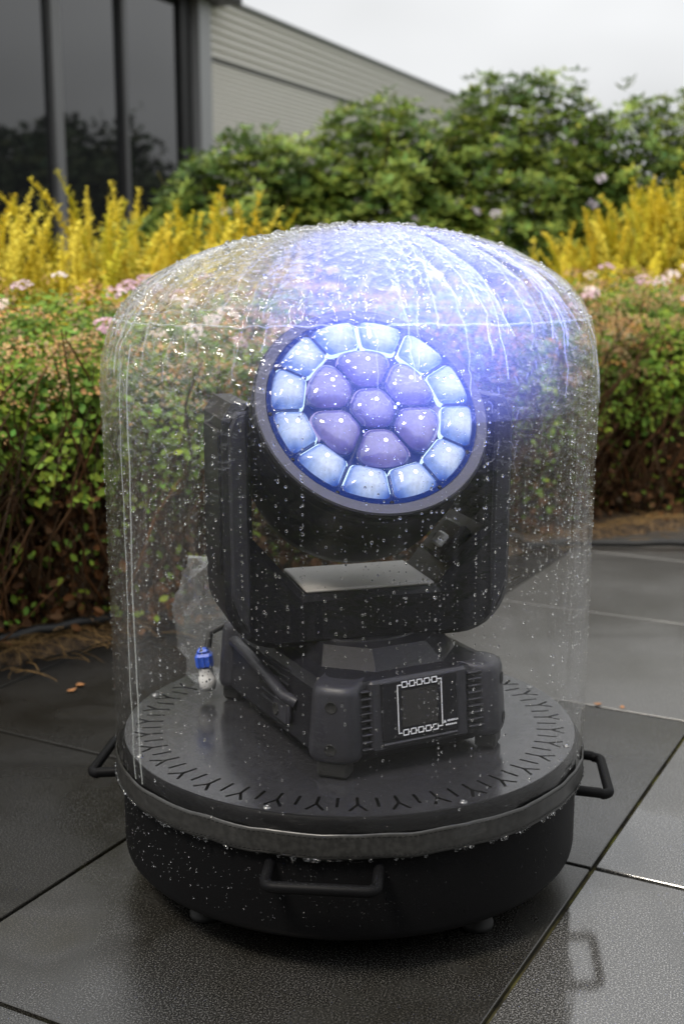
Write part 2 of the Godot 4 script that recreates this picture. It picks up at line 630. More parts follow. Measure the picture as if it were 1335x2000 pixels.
	for i in 900:
		var f := rng.randf()
		var p: Vector2
		var hh := 0.0
		if i < 600:
			p = line[int(f * 44) + 10]
		else:
			p = line[int(f * 40) + 54]
		var off := rng.randfn(0.06, 0.05)
		p += Vector2(-0.6, -0.8) * off
		hh = 0.035 if off > 0.0 else 0.003
		var l := rng.randf_range(0.04, 0.15)
		var yaw := rng.randf() * TAU if rng.randf() < 0.45 else -0.85 + rng.randfn(0, 0.4) + PI
		where.append(Transform3D(Basis(Vector3.UP, yaw + PI) * Basis(Vector3.RIGHT, rng.randf_range(-1.2, 1.2)) * Basis(Vector3.BACK, rng.randf_range(-0.1, 0.35)) * Basis.from_scale(Vector3.ONE * l), Vector3(p.x, hh + 0.006, p.y)))
		var v := rng.randf_range(0.5, 1.3)
		tint.append(Color(0.24 * v, 0.15 * v, 0.06 * v))
	var dg := many("dry_grass", s.mesh(), M.twig, where, tint)
	tag(dg, "dry straw coloured grass strewn along the edge of the bed", "dry grass", "", "stuff")


func bed_depth(p: Vector2) -> float:
	var best := 1e9
	var inside := false
	for i in BED.size() - 1:
		var q := Geometry2D.get_closest_point_to_segment(p, BED[i], BED[i + 1])
		var d := p.distance_to(q)
		if d < best:
			best = d
			inside = (BED[i + 1] - BED[i]).cross(p - BED[i]) < 0
	return best if inside else -best


# ------------------------------------------------------------------ building
func building() -> void:
	var w := Vector3(0.386, 0, -0.9225)
	var nrm := Vector3(0.9225, 0, 0.386)
	var o := Vector3(-1.83, 0, -14.24)
	# local axes: x along the wall away from the camera, y up, z out of the wall
	var b := Basis(w, Vector3.UP, nrm)
	var root := thing("industrial_building", o, "grey hall with corrugated metal cladding and tall tinted glass panels", "building")
	root.basis = b
	var s := Sh.new()
	s.box(Vector3(12.5, 2.1, -6.1), Vector3(42.0, 4.14, 12.0))
	put("core", s.mesh(), M.dark_trim, root)
	# cladding in three bands; the profile is (out, up)
	var bands := [["upper_cladding", 3.47, 4.20, 0.105, 0.045], ["middle_cladding", 2.49, 3.44, 0.06, 0.022], ["lower_cladding", 0.0, 2.47, 0.105, 0.045]]
	for bd in bands:
		s = Sh.new()
		s.flat()
		var y: float = bd[1]
		var p: float = bd[3]
		var d: float = bd[4]
		while y < bd[2] - 0.01:
			var y1 := minf(y + p, bd[2])
			var k := (y1 - y)
			var pr := [[0.0, 0.0], [0.18, d], [0.58, d], [0.76, 0.0], [1.0, 0.0]]
			for i in 4:
				var a0 := Vector3(0.18, y + k * pr[i][0], pr[i][1] + 0.02)
				var a1 := Vector3(0.18, y + k * pr[i + 1][0], pr[i + 1][1] + 0.02)
				s.quad(a0, a1, a1 + Vector3(33, 0, 0), a0 + Vector3(33, 0, 0), Vector3(0, 0.01, 1))
			y = y1
		put(bd[0], s.mesh(), M.cladding, root)
	s = Sh.new()
	s.box(Vector3(16.6, 4.225, -0.1), Vector3(33.0, 0.05, 0.4), 0.01)
	put("roof_edge", s.mesh(), M.column, root)
	s = Sh.new()
	s.box(Vector3(16.6, 3.455, 0.03), Vector3(32.8, 0.025, 0.05))
	put("cladding_trim", s.mesh(), M.mullion, root)
	s = Sh.new()
	s.box(Vector3(0.02, 2.05, 0.05), Vector3(0.30, 4.1, 0.2), 0.01)
	put("corner_column", s.mesh(), M.column, root)
	s = Sh.new()
	s.box(Vector3(-0.26, 2.05, -0.02), Vector3(0.25, 4.1, 0.12), 0.01)
	put("dark_post", s.mesh(), M.dark_trim, root)
	s = Sh.new()
	s.box(Vector3(-4.2, 4.24, 0.1), Vector3(9.5, 0.28, 0.6), 0.02)
	put("canopy", s.mesh(), M.dark_trim, root)
	var edges := [-0.37, -1.66, -2.95, -4.24, -5.53, -6.82]
	for i in edges.size() - 1:
		s = Sh.new()
		s.box(Vector3((edges[i] + edges[i + 1]) / 2.0, 2.05, -0.03), Vector3(edges[i] - edges[i + 1] - 0.02, 4.08, 0.03))
		put("glass_pane", s.mesh(), M.tinted_glass, root)
		s = Sh.new()
		s.box(Vector3(edges[i + 1], 2.05, 0.0), Vector3(0.09 if i == 0 else 0.16, 4.09, 0.10), 0.008)
		put("mullion", s.mesh(), M.mullion if i != 1 else M.mid_trim, root)


# ------------------------------------------------------------------ plants
func leaf_mesh(wide: float, fold: float, tip := 0.0) -> ArrayMesh:
	# a pointed oval along +z, its middle rib sunk
	var s := Sh.new()
	s.smooth()
	var mid := [Vector3(0, 0, 0), Vector3(0, -fold, 0.35), Vector3(0, -fold, 0.7), Vector3(0, -tip, 1.0)]
	for sd in [-1.0, 1.0]:
		var e := [Vector3(sd * wide * 0.85, 0, 0.3), Vector3(sd * wide, 0.0, 0.55), Vector3(sd * wide * 0.55, -tip * 0.5, 0.82)]
		s.tri(mid[0], e[0], mid[1], Vector3.UP)
		s.quad(mid[1], e[0], e[1], mid[2], Vector3.UP)
		s.quad(mid[2], e[1], e[2], mid[3], Vector3.UP)
	return s.mesh()


func aim(up: Vector3, turn: float, size: float, at: Vector3) -> Transform3D:
	up = up.normalized()
	var side := up.cross(Vector3(0.31, 0.17, 0.93))
	if side.length() < 0.05:
		side = up.cross(Vector3.RIGHT)
	side = side.normalized()
	return Transform3D((Basis(up, turn) * Basis(side, up, side.cross(up))).scaled(Vector3.ONE * size), at)


func rand_dir() -> Vector3:
	return Vector3(rng.randfn(), rng.randfn(), rng.randfn()).normalized()


func vary(c: Color, v: float, hue := 0.12) -> Color:
	var k := 1.0 + rng.randfn(0, v)
	k = clampf(k, 0.4, 1.8)
	var h := rng.randfn(0, hue)
	return Color(c.r * k * (1 + h), c.g * k, c.b * k * (1 - h))


func flower_mesh(sd: int, n: int, lumpy: float) -> ArrayMesh:
	var r := RandomNumberGenerator.new()
	r.seed = sd
	var s := Sh.new()
	s.flat()
	for i in n:
		var a := r.randf() * TAU
		var q := sqrt(r.randf())
		var p := Vector3(cos(a) * q, 0.42 * (1 - q * q) + lumpy * r.randf(), sin(a) * q)
		var up := (Vector3(p.x * 0.6, 1, p.z * 0.6) + Vector3(r.randfn(), r.randfn(), r.randfn()) * 0.35).normalized()
		var sx := up.cross(Vector3(0.3, 0.1, 1)).normalized()
		var sz := sx.cross(up)
		var t := r.randf() * TAU
		var e := 0.13 + 0.08 * r.randf()
		var c := []
		for k in 5:
			c.append(p + (sx * cos(t + TAU * k / 5) + sz * sin(t + TAU * k / 5)) * e + up * 0.04)
		for k in 5:
			s.tri(p, c[k], c[(k + 1) % 5], up)
	return s.mesh()


func planting() -> void:
	var oval := leaf_mesh(0.30, 0.06, 0.05)
	var long := leaf_mesh(0.17, 0.05, 0.12)
	var stick := Sh.new()
	stick.tube([Vector3(0, 0, 0), Vector3(0.06, 0.35, 0.02), Vector3(0.0, 0.7, 0.07), Vector3(0.05, 1.0, 0.05)], 0.011, 4, 0.004)
	var twig := stick.mesh()
	var heads := [flower_mesh(1, 46, 0.14), flower_mesh(2, 38, 0.2), flower_mesh(3, 52, 0.1)]
	var tufts := flower_mesh(7, 16, 0.3)
	# spirea along the edge
	var spots := [
		[Vector3(-1.34, 0.03, -1.12), 0.60, 0.76, "leftmost spirea bush with pink flowers and bare brown stems below", 18],
		[Vector3(-0.78, 0.03, -1.66), 0.62, 0.80, "flowering pink spirea bush behind the left edge of the clear cover", 22],
		[Vector3(-0.20, 0.03, -2.14), 0.60, 0.80, "spirea bush seen through the left half of the clear cover", 8],
		[Vector3(0.42, 0.03, -2.72), 0.60, 0.79, "spirea bush seen through the right half of the clear cover", 8],
		[Vector3(1.06, 0.03, -3.05), 0.60, 0.82, "pink spirea bush just right of the clear cover above the paving", 20],
		[Vector3(1.72, 0.03, -3.36), 0.62, 0.82, "pink spirea bush at the right edge of the picture", 16]]
	for b in spots:
		spirea(b[0], b[1], b[2], b[3], b[4], oval, twig, heads, tufts)
	# golden shrubs behind them
	var sprays := [spray_mesh(1), spray_mesh(2), spray_mesh(3), spray_mesh(4)]
	var gold := [
		[Vector3(-1.36, 0.03, -2.42), 0.52, 1.04, "tallest golden yellow shrub at the left edge of the picture"],
		[Vector3(-0.86, 0.03, -2.72), 0.50, 0.97, "golden yellow shrub behind the pink flowers left of the cover"],
		[Vector3(-0.46, 0.03, -3.02), 0.40, 0.95, "golden yellow shrub rising behind the top left of the clear cover"],
		[Vector3(1.20, 0.03, -3.80), 0.36, 0.93, "low golden yellow shrub just right of the top of the cover"],
		[Vector3(1.50, 0.03, -3.92), 0.44, 1.10, "golden yellow shrub between two others right of the clear cover"],
		[Vector3(1.92, 0.03, -4.05), 0.46, 1.38, "tall golden yellow shrub at the right edge of the picture"]]
	for g in gold:
		golden(g[0], g[1], g[2], g[3], sprays, oval)
	# the big green shrubs
	var green := [
		[Vector3(-1.08, 0.0, -5.5), Vector3(0.55, 1.16, 0.6), "low left end of the dark green shrubs below the glass wall", 5000],
		[Vector3(-0.52, 0.0, -5.6), Vector3(0.80, 1.62, 0.75), "dark green shrub in front of the corner of the corrugated cladding", 9000],
		[Vector3(0.20, 0.0, -5.9), Vector3(0.85, 1.84, 0.8), "dark green flowering shrub rising over the top of the cover", 10000],
		[Vector3(1.05, 0.0, -6.1), Vector3(0.90, 2.02, 0.8), "tallest dark green shrub with a ragged top against the sky", 11000],
		[Vector3(1.95, 0.0, -6.1), Vector3(0.95, 1.90, 0.8), "dark green shrub behind the golden shrubs on the right", 10000]]
	for g in green:
		rhododendron(g[0], g[1], g[2], g[3], long, heads)
	# the dark trees behind the photographer, faintly mirrored in cover and lamp
	var where := []
	var tint := []
	for i in 9000:
		var p := Vector3(rng.randf_range(-11, 11), 0, rng.randf_range(8.0, 11.0))
		p.y = pow(rng.randf(), 0.8) * (5.6 + 1.6 * noise.get_noise_2d(p.x * 0.5, 4.0))
		where.append(aim(rand_dir(), rng.randf() * TAU, rng.randf_range(0.4, 0.8), p))
		tint.append(vary(Color(0.04, 0.055, 0.02), 0.25))
	tag(many("distant_trees", oval, M.leaf, where, tint), "dark wood behind the photographer, mirrored faintly in the cover", "trees", "", "stuff")
	# trees beyond the right of the picture: the glass mirrors them
	tree(Vector3(9.3, 0, -19.5), 3.9, 2.3, "dark leafy tree mirrored in the tinted glass", oval)
	tree(Vector3(6.6, 0, -18.0), 2.9, 1.9, "lower dark tree mirrored in the tinted glass", oval)


func spirea(at: Vector3, r: float, h: float, label: String, flowers: int, oval: Mesh, twig: Mesh, heads: Array, tufts: Mesh) -> void:
	var root := thing("spirea_bush", at, label, "bush", "spirea bushes along the bed")
	var where := []
	var tint := []
	var twigs := []
	var twt := []
	var brown := []
	var brt := []
	var parts := 0
	var lump := func(a: float, y: float) -> float:
		return 1.0 + 0.16 * noise.get_noise_3d(cos(a) * 2.6 + at.x * 3, y * 3.5, sin(a) * 2.6 + at.z)
	var n := 17000
	for i in n:
		var a := rng.randfn(PI / 2, 1.0)
		var y: float
		var q: float
		var up: Vector3
		if i < 6500:
			q = sqrt(rng.randf())
			y = h * (1.0 - 0.20 * pow(q, 3.0)) * (1 + 0.10 * noise.get_noise_3d(cos(a) * q * 4 + at.x * 5, 9.0, sin(a) * q * 4)) - rng.randf() * 0.10 - 0.02
			up = Vector3(cos(a) * q * 0.6, 1, sin(a) * q * 0.6)
		else:
			var f := rng.randf()
			y = h * (0.80 - 0.76 * pow(f, 1.35))
			q = 0.93 + 0.10 * sin(PI * clampf(y / h, 0, 1)) - 0.24 * pow(rng.randf(), 1.5)
			# bare below: few leaves near the ground
			var keep := smoothstep(0.30, 0.52, y / h + 0.14 * noise.get_noise_2d(a * 6 + at.x * 9, y * 9))
			if rng.randf() > maxf(keep, 0.13):
				continue
			up = Vector3(cos(a), 0.75, sin(a))
		q *= lump.call(a, y)
		var p := Vector3(cos(a) * r * q, y, sin(a) * r * q)
		up = up.normalized() + rand_dir() * 0.55
		var cl := noise.get_noise_3d(p.x * 7 + at.x * 7, p.y * 7, p.z * 7)
		var c := Color(0.11, 0.20, 0.025).lerp(Color(0.29, 0.40, 0.05), clampf(0.4 + cl, 0, 1))
		var tr := aim(up, rng.randf() * TAU, rng.randf_range(0.015, 0.029), p)
		if parts < 60 and sin(a) > 0.55 and q > 0.97 and rng.randf() < 0.3 and y < h * 0.8:
			parts += 1
			var lf := put("leaf", oval, leaf_tone(parts % 5), root)
			lf.transform = tr
			continue
		where.append(tr)
		tint.append(vary(c, 0.18))
	many("foliage", oval, M.leaf, where, tint, root)
	for i in 1500:
		var a := rng.randfn(PI / 2, 1.1)
		var q := sqrt(rng.randf_range(0.05, 0.92))
		var up := Vector3(cos(a) * 0.35, 1, sin(a) * 0.35) + rand_dir() * 0.45
		var l := rng.randf_range(0.12, 0.42)
		twigs.append(aim(up, rng.randf() * TAU, l, Vector3(cos(a) * r * q, rng.randf_range(0.0, h * 0.5), sin(a) * r * q)))
		twt.append(vary(Color(0.10, 0.055, 0.028), 0.3))
	many("twigs", twig, M.twig, twigs, twt, root)
	# withered leaves low down
	var dead := []
	var dtt := []
	for i in 2600:
		var a := rng.randfn(PI / 2, 1.0)
		var y := h * rng.randf_range(0.0, 0.5)
		var q: float = (0.80 + 0.18 * rng.randf()) * lump.call(a, y)
		dead.append(aim(rand_dir() + Vector3(cos(a), 0.3, sin(a)), rng.randf() * TAU, rng.randf_range(0.018, 0.036), Vector3(cos(a) * r * q, y, sin(a) * r * q)))
		dtt.append(vary(Color(0.11, 0.055, 0.025), 0.35))
	many("withered_leaves", oval, M.twig, dead, dtt, root)
	# spent flower heads and fresh ones
	for i in 520:
		var a := rng.randfn(PI / 2, 1.0)
		var q := pow(rng.randf(), 0.33)
		var y := h * (1.0 - 0.20 * pow(q, 3.0)) + 0.01 + 0.10 * h * noise.get_noise_3d(cos(a) * q * 4 + at.x * 5, 9.0, sin(a) * q * 4)
		if i % 2 == 0:
			q = rng.randf_range(0.92, 1.08)
			y = h * (0.84 - 0.24 * pow(rng.randf(), 1.3))
		brown.append(aim(Vector3(cos(a) * q * 0.5, 1, sin(a) * q * 0.5) + rand_dir() * 0.3, rng.randf() * TAU, rng.randf_range(0.018, 0.036), Vector3(cos(a) * r * q, y, sin(a) * r * q)))
		brt.append(vary(Color(0.44, 0.28, 0.13), 0.2))
	many("spent_flower_heads", tufts, M.petal, brown, brt, root)
	for i in flowers:
		var a := rng.randfn(PI / 2, 1.0)
		var q := sqrt(rng.randf()) * 1.0
		var y := h * (1.0 - 0.20 * pow(q, 3.0)) + 0.03 + rng.randf() * 0.03
		var f := put("flower_head", heads[i % 3], petal_tone(i % 4), root)
		f.transform = aim(Vector3(cos(a) * q * 0.4, 1, sin(a) * q * 0.4 + 0.3) + rand_dir() * 0.2, rng.randf() * TAU, rng.randf_range(0.018, 0.033), Vector3(cos(a) * r * q, y, sin(a) * r * q))


func leaf_tone(k: int) -> Material:
	if not M.has("leaf_tone_%d" % k):
		var c: Color = [Color(0.13, 0.21, 0.03), Color(0.19, 0.27, 0.045), Color(0.10, 0.17, 0.03), Color(0.23, 0.31, 0.06), Color(0.16, 0.23, 0.03)][k]
		var m := mat("leaf_tone_%d" % k, lin(c.r, c.g, c.b), 0.5, 0.0, 0.28)
		m.backlight_enabled = true
		m.backlight = lin(c.r * 1.3, c.g * 1.3, c.b * 1.3)
	return M["leaf_tone_%d" % k]


func petal_tone(k: int) -> Material:
	if not M.has("petal_tone_%d" % k):
		var c: Color = [Color(0.70, 0.54, 0.58), Color(0.78, 0.68, 0.66), Color(0.62, 0.42, 0.50), Color(0.74, 0.62, 0.54)][k]
		var m := mat("petal_tone_%d" % k, lin(c.r, c.g, c.b), 0.8)
		m.backlight_enabled = true
		m.backlight = lin(c.r * 0.4, c.g * 0.4, c.b * 0.4)
	return M["petal_tone_%d" % k]


func spray_mesh(sd: int) -> ArrayMesh:
	# an arching shoot set with pairs of small leaves, one unit long
	var r := RandomNumberGenerator.new()
	r.seed = sd * 31
	var s := Sh.new()
	var bend := Vector3(r.randf_range(0.15, 0.45), 0, r.randf_range(-0.15, 0.15))
	var spine := []
	for i in 9:
		var t := i / 8.0
		spine.append(Vector3(0, t, 0) + bend * t * t)
	s.tube(spine, 0.012, 4, 0.004)
	s.smooth(1)
	for i in 84:
		var t := 0.10 + 0.90 * i / 83.0
		var p := Vector3(0, t, 0) + bend * t * t
		var a := i * 2.4 + r.randfn(0, 0.3)
		var out := Vector3(cos(a), 0.55 + r.randfn(0, 0.2), sin(a)).normalized()
		var sd2 := out.cross(Vector3.UP).normalized()
		var l := (0.088 if t < 0.8 else 0.06) * r.randf_range(0.75, 1.25)
		var nn := sd2.cross(out)
		s.quad(p, p + out * l * 0.55 + sd2 * l * 0.28, p + out * l, p + out * l * 0.55 - sd2 * l * 0.28, nn)
	return s.mesh()


func golden(at: Vector3, r: float, h: float, label: String, sprays: Array, oval: Mesh) -> void:
	var root := thing("golden_shrub", at, label, "shrub", "golden shrubs behind the spirea")
	var tones := [Color(0.61, 0.51, 0.05), Color(0.70, 0.60, 0.09), Color(0.47, 0.43, 0.04), Color(0.63, 0.50, 0.055)]
	for k in 4:
		if not M.has("gold_%d" % k):
			var m := mat("gold_%d" % k, lin(tones[k].r, tones[k].g, tones[k].b), 0.7, 0.0, 0.12)
			m.backlight_enabled = true
			m.backlight = lin(tones[k].r * 0.5, tones[k].g * 0.5, tones[k].b * 0.5)
	for i in 210:
		var a := rng.randf() * TAU
		var q := sqrt(rng.randf())
		var y := h * (0.98 - 0.35 * q * q) - rng.randf() * 0.32
		var up := Vector3(cos(a) * q * 0.7, 1.0, sin(a) * q * 0.7) + rand_dir() * 0.22
		var l := rng.randf_range(0.16, 0.30)
		if i < 16:
			l = rng.randf_range(0.28, 0.42)
			y = h * (0.95 - 0.3 * q * q) - 0.12
			up = Vector3(cos(a) * q * 0.4, 1.0, sin(a) * q * 0.4) + rand_dir() * 0.12
		var f := put("shoot", sprays[i % 4], M["gold_%d" % rng.randi_range(0, 3)], root)
		f.transform = aim(up, rng.randf() * TAU, l, Vector3(cos(a) * r * q, y, sin(a) * r * q))
	var where := []
	var tint := []
	for i in 13000:
		var d := rand_dir()
		d.y = absf(d.y)
		var q := 0.62 + 0.38 * pow(rng.randf(), 0.5)
		q *= 1.0 + 0.22 * noise.get_noise_3d(d.x * 3 + at.x * 4, d.y * 3, d.z * 3)
		var p := Vector3(d.x * r * q, 0.30 + d.y * (h - 0.30) * q, d.z * r * q)
		where.append(aim(d + Vector3(0, 0.6, 0) + rand_dir() * 0.7, rng.randf() * TAU, rng.randf_range(0.012, 0.024), p))
		var c: Color = tones[i % 4].lerp(Color(0.22, 0.24, 0.02), clampf(0.12 + 0.9 * noise.get_noise_3d(p.x * 6 + at.x * 3, p.y * 6, p.z * 6), 0, 0.7))
		tint.append(vary(c, 0.15, 0.06))
	many("foliage", oval, M.golden, where, tint, root)


func rhododendron(at: Vector3, size: Vector3, label: String, n: int, long: Mesh, heads: Array) -> void:
	var root := thing("green_shrub", at, label, "shrub", "dark green shrubs before the hall")
	var where := []
	var tint := []
	# whorls of leaves on lumpy boughs
	var whorls := n / 2
	for i in whorls:
		var d := rand_dir()
		d.y = absf(d.y) * 1.1 - 0.1
		if d.z < -0.2:
			d.z = -d.z
		d = d.normalized()
		var lump := 1.0 + 0.10 * noise.get_noise_3d(d.x * 2.6 + at.x * 5, d.y * 2.6 + 7, d.z * 2.6) + 0.10 * noise.get_noise_3d(d.x * 8 + at.x * 5, d.y * 8, d.z * 8)
		var q := (1.0 - 0.34 * pow(rng.randf(), 1.6)) * lump
		var p := Vector3(d.x * size.x * q, maxf(0.1, size.y * (0.12 + 0.88 * maxf(d.y, -0.1) * q)), d.z * size.z * q)
		if rng.randf() < 0.03:
			p += Vector3(d.x, absf(d.y) + 0.5, d.z) * 0.04
		var axis := (d + Vector3(0, 0.8, 0) + rand_dir() * 0.4).normalized()
		var cl := noise.get_noise_3d(p.x * 3.5 + at.x * 3, p.y * 3.5, p.z * 3.5)
		var base := Color(0.06, 0.11, 0.02).lerp(Color(0.30, 0.38, 0.07), clampf(0.38 + cl * 1.1 + rng.randfn(0, 0.15), 0, 1))
		var a0 := rng.randf() * TAU
		var sx := axis.cross(Vector3(0.2, 0.3, 1)).normalized()
		var sz := sx.cross(axis)
		for k in 8:
			var a := a0 + TAU * k / 8 + rng.randfn(0, 0.2)
			var out := (sx * cos(a) + sz * sin(a)).normalized()
			var fw := (out + axis * rng.randf_range(-0.15, 0.75)).normalized()
			var side := fw.cross(axis).normalized()
			var l := rng.randf_range(0.038, 0.068)
			where.append(Transform3D(Basis(side, side.cross(fw) * -1.0, fw).scaled(Vector3.ONE * l), p + out * 0.008))
			tint.append(vary(base, 0.14))
	many("foliage", long, M.leaf, where, tint, root)
	var s := Sh.new()
	for i in 16:
		var a := rng.randf() * TAU
		var e := Vector3(cos(a) * size.x * 0.7, size.y * rng.randf_range(0.55, 0.9), sin(a) * size.z * 0.7)
		s.tube([Vector3(cos(a) * 0.05, 0, sin(a) * 0.05), e * Vector3(0.35, 0.5, 0.35), e], 0.022, 5, 0.006)
	put("stems", s.mesh(), M.joint, root)
	for i in 5:
		var d := Vector3(rng.randf_range(-0.8, 0.8), rng.randf_range(0.35, 0.95), rng.randf_range(0.5, 0.9)).normalized()
		var lump := 1.0 + 0.10 * noise.get_noise_3d(d.x * 2.6 + at.x * 5, d.y * 2.6 + 7, d.z * 2.6) + 0.10 * noise.get_noise_3d(d.x * 8 + at.x * 5, d.y * 8, d.z * 8)
		var f := put("flower_head", heads[i % 3], lilac(), root)
		f.transform = aim(d + Vector3(0, 0.4, 0.3), rng.randf() * TAU, rng.randf_range(0.025, 0.04), Vector3(d.x * size.x * lump, size.y * (0.12 + 0.88 * d.y * lump), d.z * size.z * lump) * 1.02)


func lilac() -> Material:
	if not M.has("lilac"):
		mat("lilac", lin(0.5, 0.45, 0.52), 0.8)
	return M.lilac


func tree(at: Vector3, h: float, r: float, label: String, oval: Mesh) -> void:
	var root := thing("tree", at, label, "tree")
	var s := Sh.new()
	s.tube([Vector3.ZERO, Vector3(0.05, h * 0.3, 0), Vector3(0, h * 0.8, 0.05)], 0.16, 8, 0.04)
	for i in 9:
		var a := rng.randf() * TAU
		s.tube([Vector3(0.03, h * rng.randf_range(0.2, 0.5), 0), Vector3(cos(a) * r * 0.4, h * 0.55, sin(a) * r * 0.4), Vector3(cos(a) * r * 0.8, h * rng.randf_range(0.6, 0.85), sin(a) * r * 0.8)], 0.06, 6, 0.015)
	put("trunk", s.mesh(), M.joint, root)
	var where := []
	var tint := []
	for i in 9000:
		var d := rand_dir()
		var lump := 1.0 + 0.5 * noise.get_noise_3d(d.x * 1.7 + at.x, d.y * 1.7, d.z * 1.7 + at.z)
		var q := (1.0 - 0.5 * pow(rng.randf(), 1.5)) * lump
		var p := Vector3(d.x * r * q, h * 0.52 + d.y * h * 0.48 * q, d.z * r * q)
		where.append(aim(d + rand_dir(), rng.randf() * TAU, rng.randf_range(0.16, 0.3), p))
		tint.append(vary(Color(0.035, 0.05, 0.02), 0.25))
	many("crown", oval, M.leaf, where, tint, root)


# ------------------------------------------------------------------ drum
func drum() -> void:
	var root := thing("round_base_drum", Vector3(0.0005, 0, 0), "low round matt black drum on short feet with four tubular carrying handles", "base")
	var s := Sh.new()
	s.lathe([Vector2(0, 0.052), Vector2(0.322, 0.052), Vector2(0.3285, 0.0527), Vector2(0.3335, 0.055), Vector2(0.3368, 0.0592), Vector2(0.338, 0.066), Vector2(0.338, 0.10), Vector2(0.338, 0.212), Vector2(0.337, 0.2195), Vector2(0.3345, 0.2225), Vector2(0.3345, 0.2225), Vector2(0.31, 0.2215), Vector2(0.31, 0.2215), Vector2(0.31, 0.10), Vector2(0.0, 0.10)], 160)
	put("drum_shell", s.mesh(), M.black_powder_coat, root)
	# the slotted plate, cut in half sectors so that every slot is a real opening
	var top := Sh.new()
	top.flat()
	var r_in := 0.262
	var r_out := 0.3345
	var mm := 1000.0
	for k in 72:
		var a := TAU * k / 72.0 - 0.03
		var hw := TAU / 144.0
		var slots := []
		var d := Vector2(cos(a), sin(a))
		var sd := Vector2(-d.y, d.x)
		if k % 2 == 0:
			slots.append(PackedVector2Array([(d * 0.2795 - sd * 0.0021) * mm, (d * 0.303 - sd * 0.0021) * mm, (d * 0.303 + sd * 0.0021) * mm, (d * 0.2795 + sd * 0.0021) * mm]))
			for sg: float in [-1.0, 1.0]:
				var e := (d + sd * sg * 0.62).normalized()
				var f := Vector2(-e.y, e.x)
				var o := d * 0.301
				slots.append(PackedVector2Array([(o - f * 0.0021) * mm, (o + e * 0.0215 - f * 0.0021) * mm, (o + e * 0.0215 + f * 0.0021) * mm, (o + f * 0.0021) * mm]))
		else:
			slots.append(PackedVector2Array([(d * 0.2815 - sd * 0.0021) * mm, (d * 0.309 - sd * 0.0021) * mm, (d * 0.309 + sd * 0.0021) * mm, (d * 0.2815 + sd * 0.0021) * mm]))
		for half in 2:
			var b0 := a - hw if half == 0 else a
			var b1 := a if half == 0 else a + hw
			var cells := [PackedVector2Array([Vector2(cos(b0), sin(b0)) * r_in * mm, Vector2(cos(b0), sin(b0)) * r_out * mm, Vector2(cos(b1), sin(b1)) * r_out * mm, Vector2(cos(b1), sin(b1)) * r_in * mm])]
			# neighbours' arms reach over, so cut those too
			var cut := slots.duplicate()
			if k % 2 == 1:
				for nb: int in [-1, 1]:
					var an := TAU * (k + nb) / 72.0 - 0.03
					var dn := Vector2(cos(an), sin(an))
					var sn := Vector2(-dn.y, dn.x)
					for sg: float in [-1.0, 1.0]:
						var e := (dn + sn * sg * 0.62).normalized()
						var f := Vector2(-e.y, e.x)
						var o := dn * 0.301
						cut.append(PackedVector2Array([(o - f * 0.0021) * mm, (o + e * 0.0215 - f * 0.0021) * mm, (o + e * 0.0215 + f * 0.0021) * mm, (o + f * 0.0021) * mm]))
			for c in cut:
				var left := []
				for p in cells:
					left.append_array(Geometry2D.clip_polygons(p, c))
				cells = left
			for p in cells:
				var t := Geometry2D.triangulate_polygon(p)
				for i in range(0, t.size(), 3):
					top.tri(Vector3(p[t[i]].x / mm, 0.225, p[t[i]].y / mm), Vector3(p[t[i + 1]].x / mm, 0.225, p[t[i + 1]].y / mm), Vector3(p[t[i + 2]].x / mm, 0.225, p[t[i + 2]].y / mm), Vector3.UP)
			for q in [[0.0, r_in], [r_in, r_in]]:
				if q[0] == 0.0:
					top.tri(Vector3(0, 0.225, 0), Vector3(cos(b0) * r_in, 0.225, sin(b0) * r_in), Vector3(cos(b1) * r_in, 0.225, sin(b1) * r_in), Vector3.UP)
			top.quad(Vector3(cos(b0) * r_out, 0.225, sin(b0) * r_out), Vector3(cos(b1) * r_out, 0.225, sin(b1) * r_out), Vector3(cos(b1) * r_out, 0.2228, sin(b1) * r_out), Vector3(cos(b0) * r_out, 0.2228, sin(b0) * r_out), Vector3(cos(a), 0, sin(a)))
	put("slotted_plate", top.mesh(), M.plate, root)
	for k in 8:
		var a := TAU * (k + 0.42) / 8.0
		s = Sh.new()
		s.lathe([Vector2(0.0052, 0), Vector2(0.0045, 0.0018), Vector2(0.002, 0.0022), Vector2(0.0018, 0.0010), Vector2(0, 0.0010)], 12)
		var o := put("screw", s.mesh(), M.steel, root)
		o.position = Vector3(cos(a) * 0.3265, 0.225, sin(a) * 0.3265)
	for k in 4:
		s = Sh.new()
		var arc := []
		var w := 0.069
		var d := 0.052
		var rr := 0.014
		arc.append(Vector3(-w, 0.004, -0.012))
		arc.append(Vector3(-w, 0.0, d - rr))
		for j in 5:
			var t := PI / 2 * (j + 1) / 6.0
			arc.append(Vector3(-w + rr - rr * cos(t), -0.002, d - rr + rr * sin(t)))
		for j in range(4, -1, -1):
			var t := PI / 2 * (j + 1) / 6.0
			arc.append(Vector3(w - rr + rr * cos(t), -0.002, d - rr + rr * sin(t)))
		arc.append(Vector3(w, 0.0, d - rr))
		arc.append(Vector3(w, 0.004, -0.012))
		s.tube(arc, 0.0075, 12)
		var o := put("handle", s.mesh(), M.black_powder_coat, root)
		o.transform = Transform3D(Basis(Vector3.UP, -0.10 + k * PI / 2), Vector3.ZERO) * Transform3D(Basis(), Vector3(0, 0.153, 0.331))
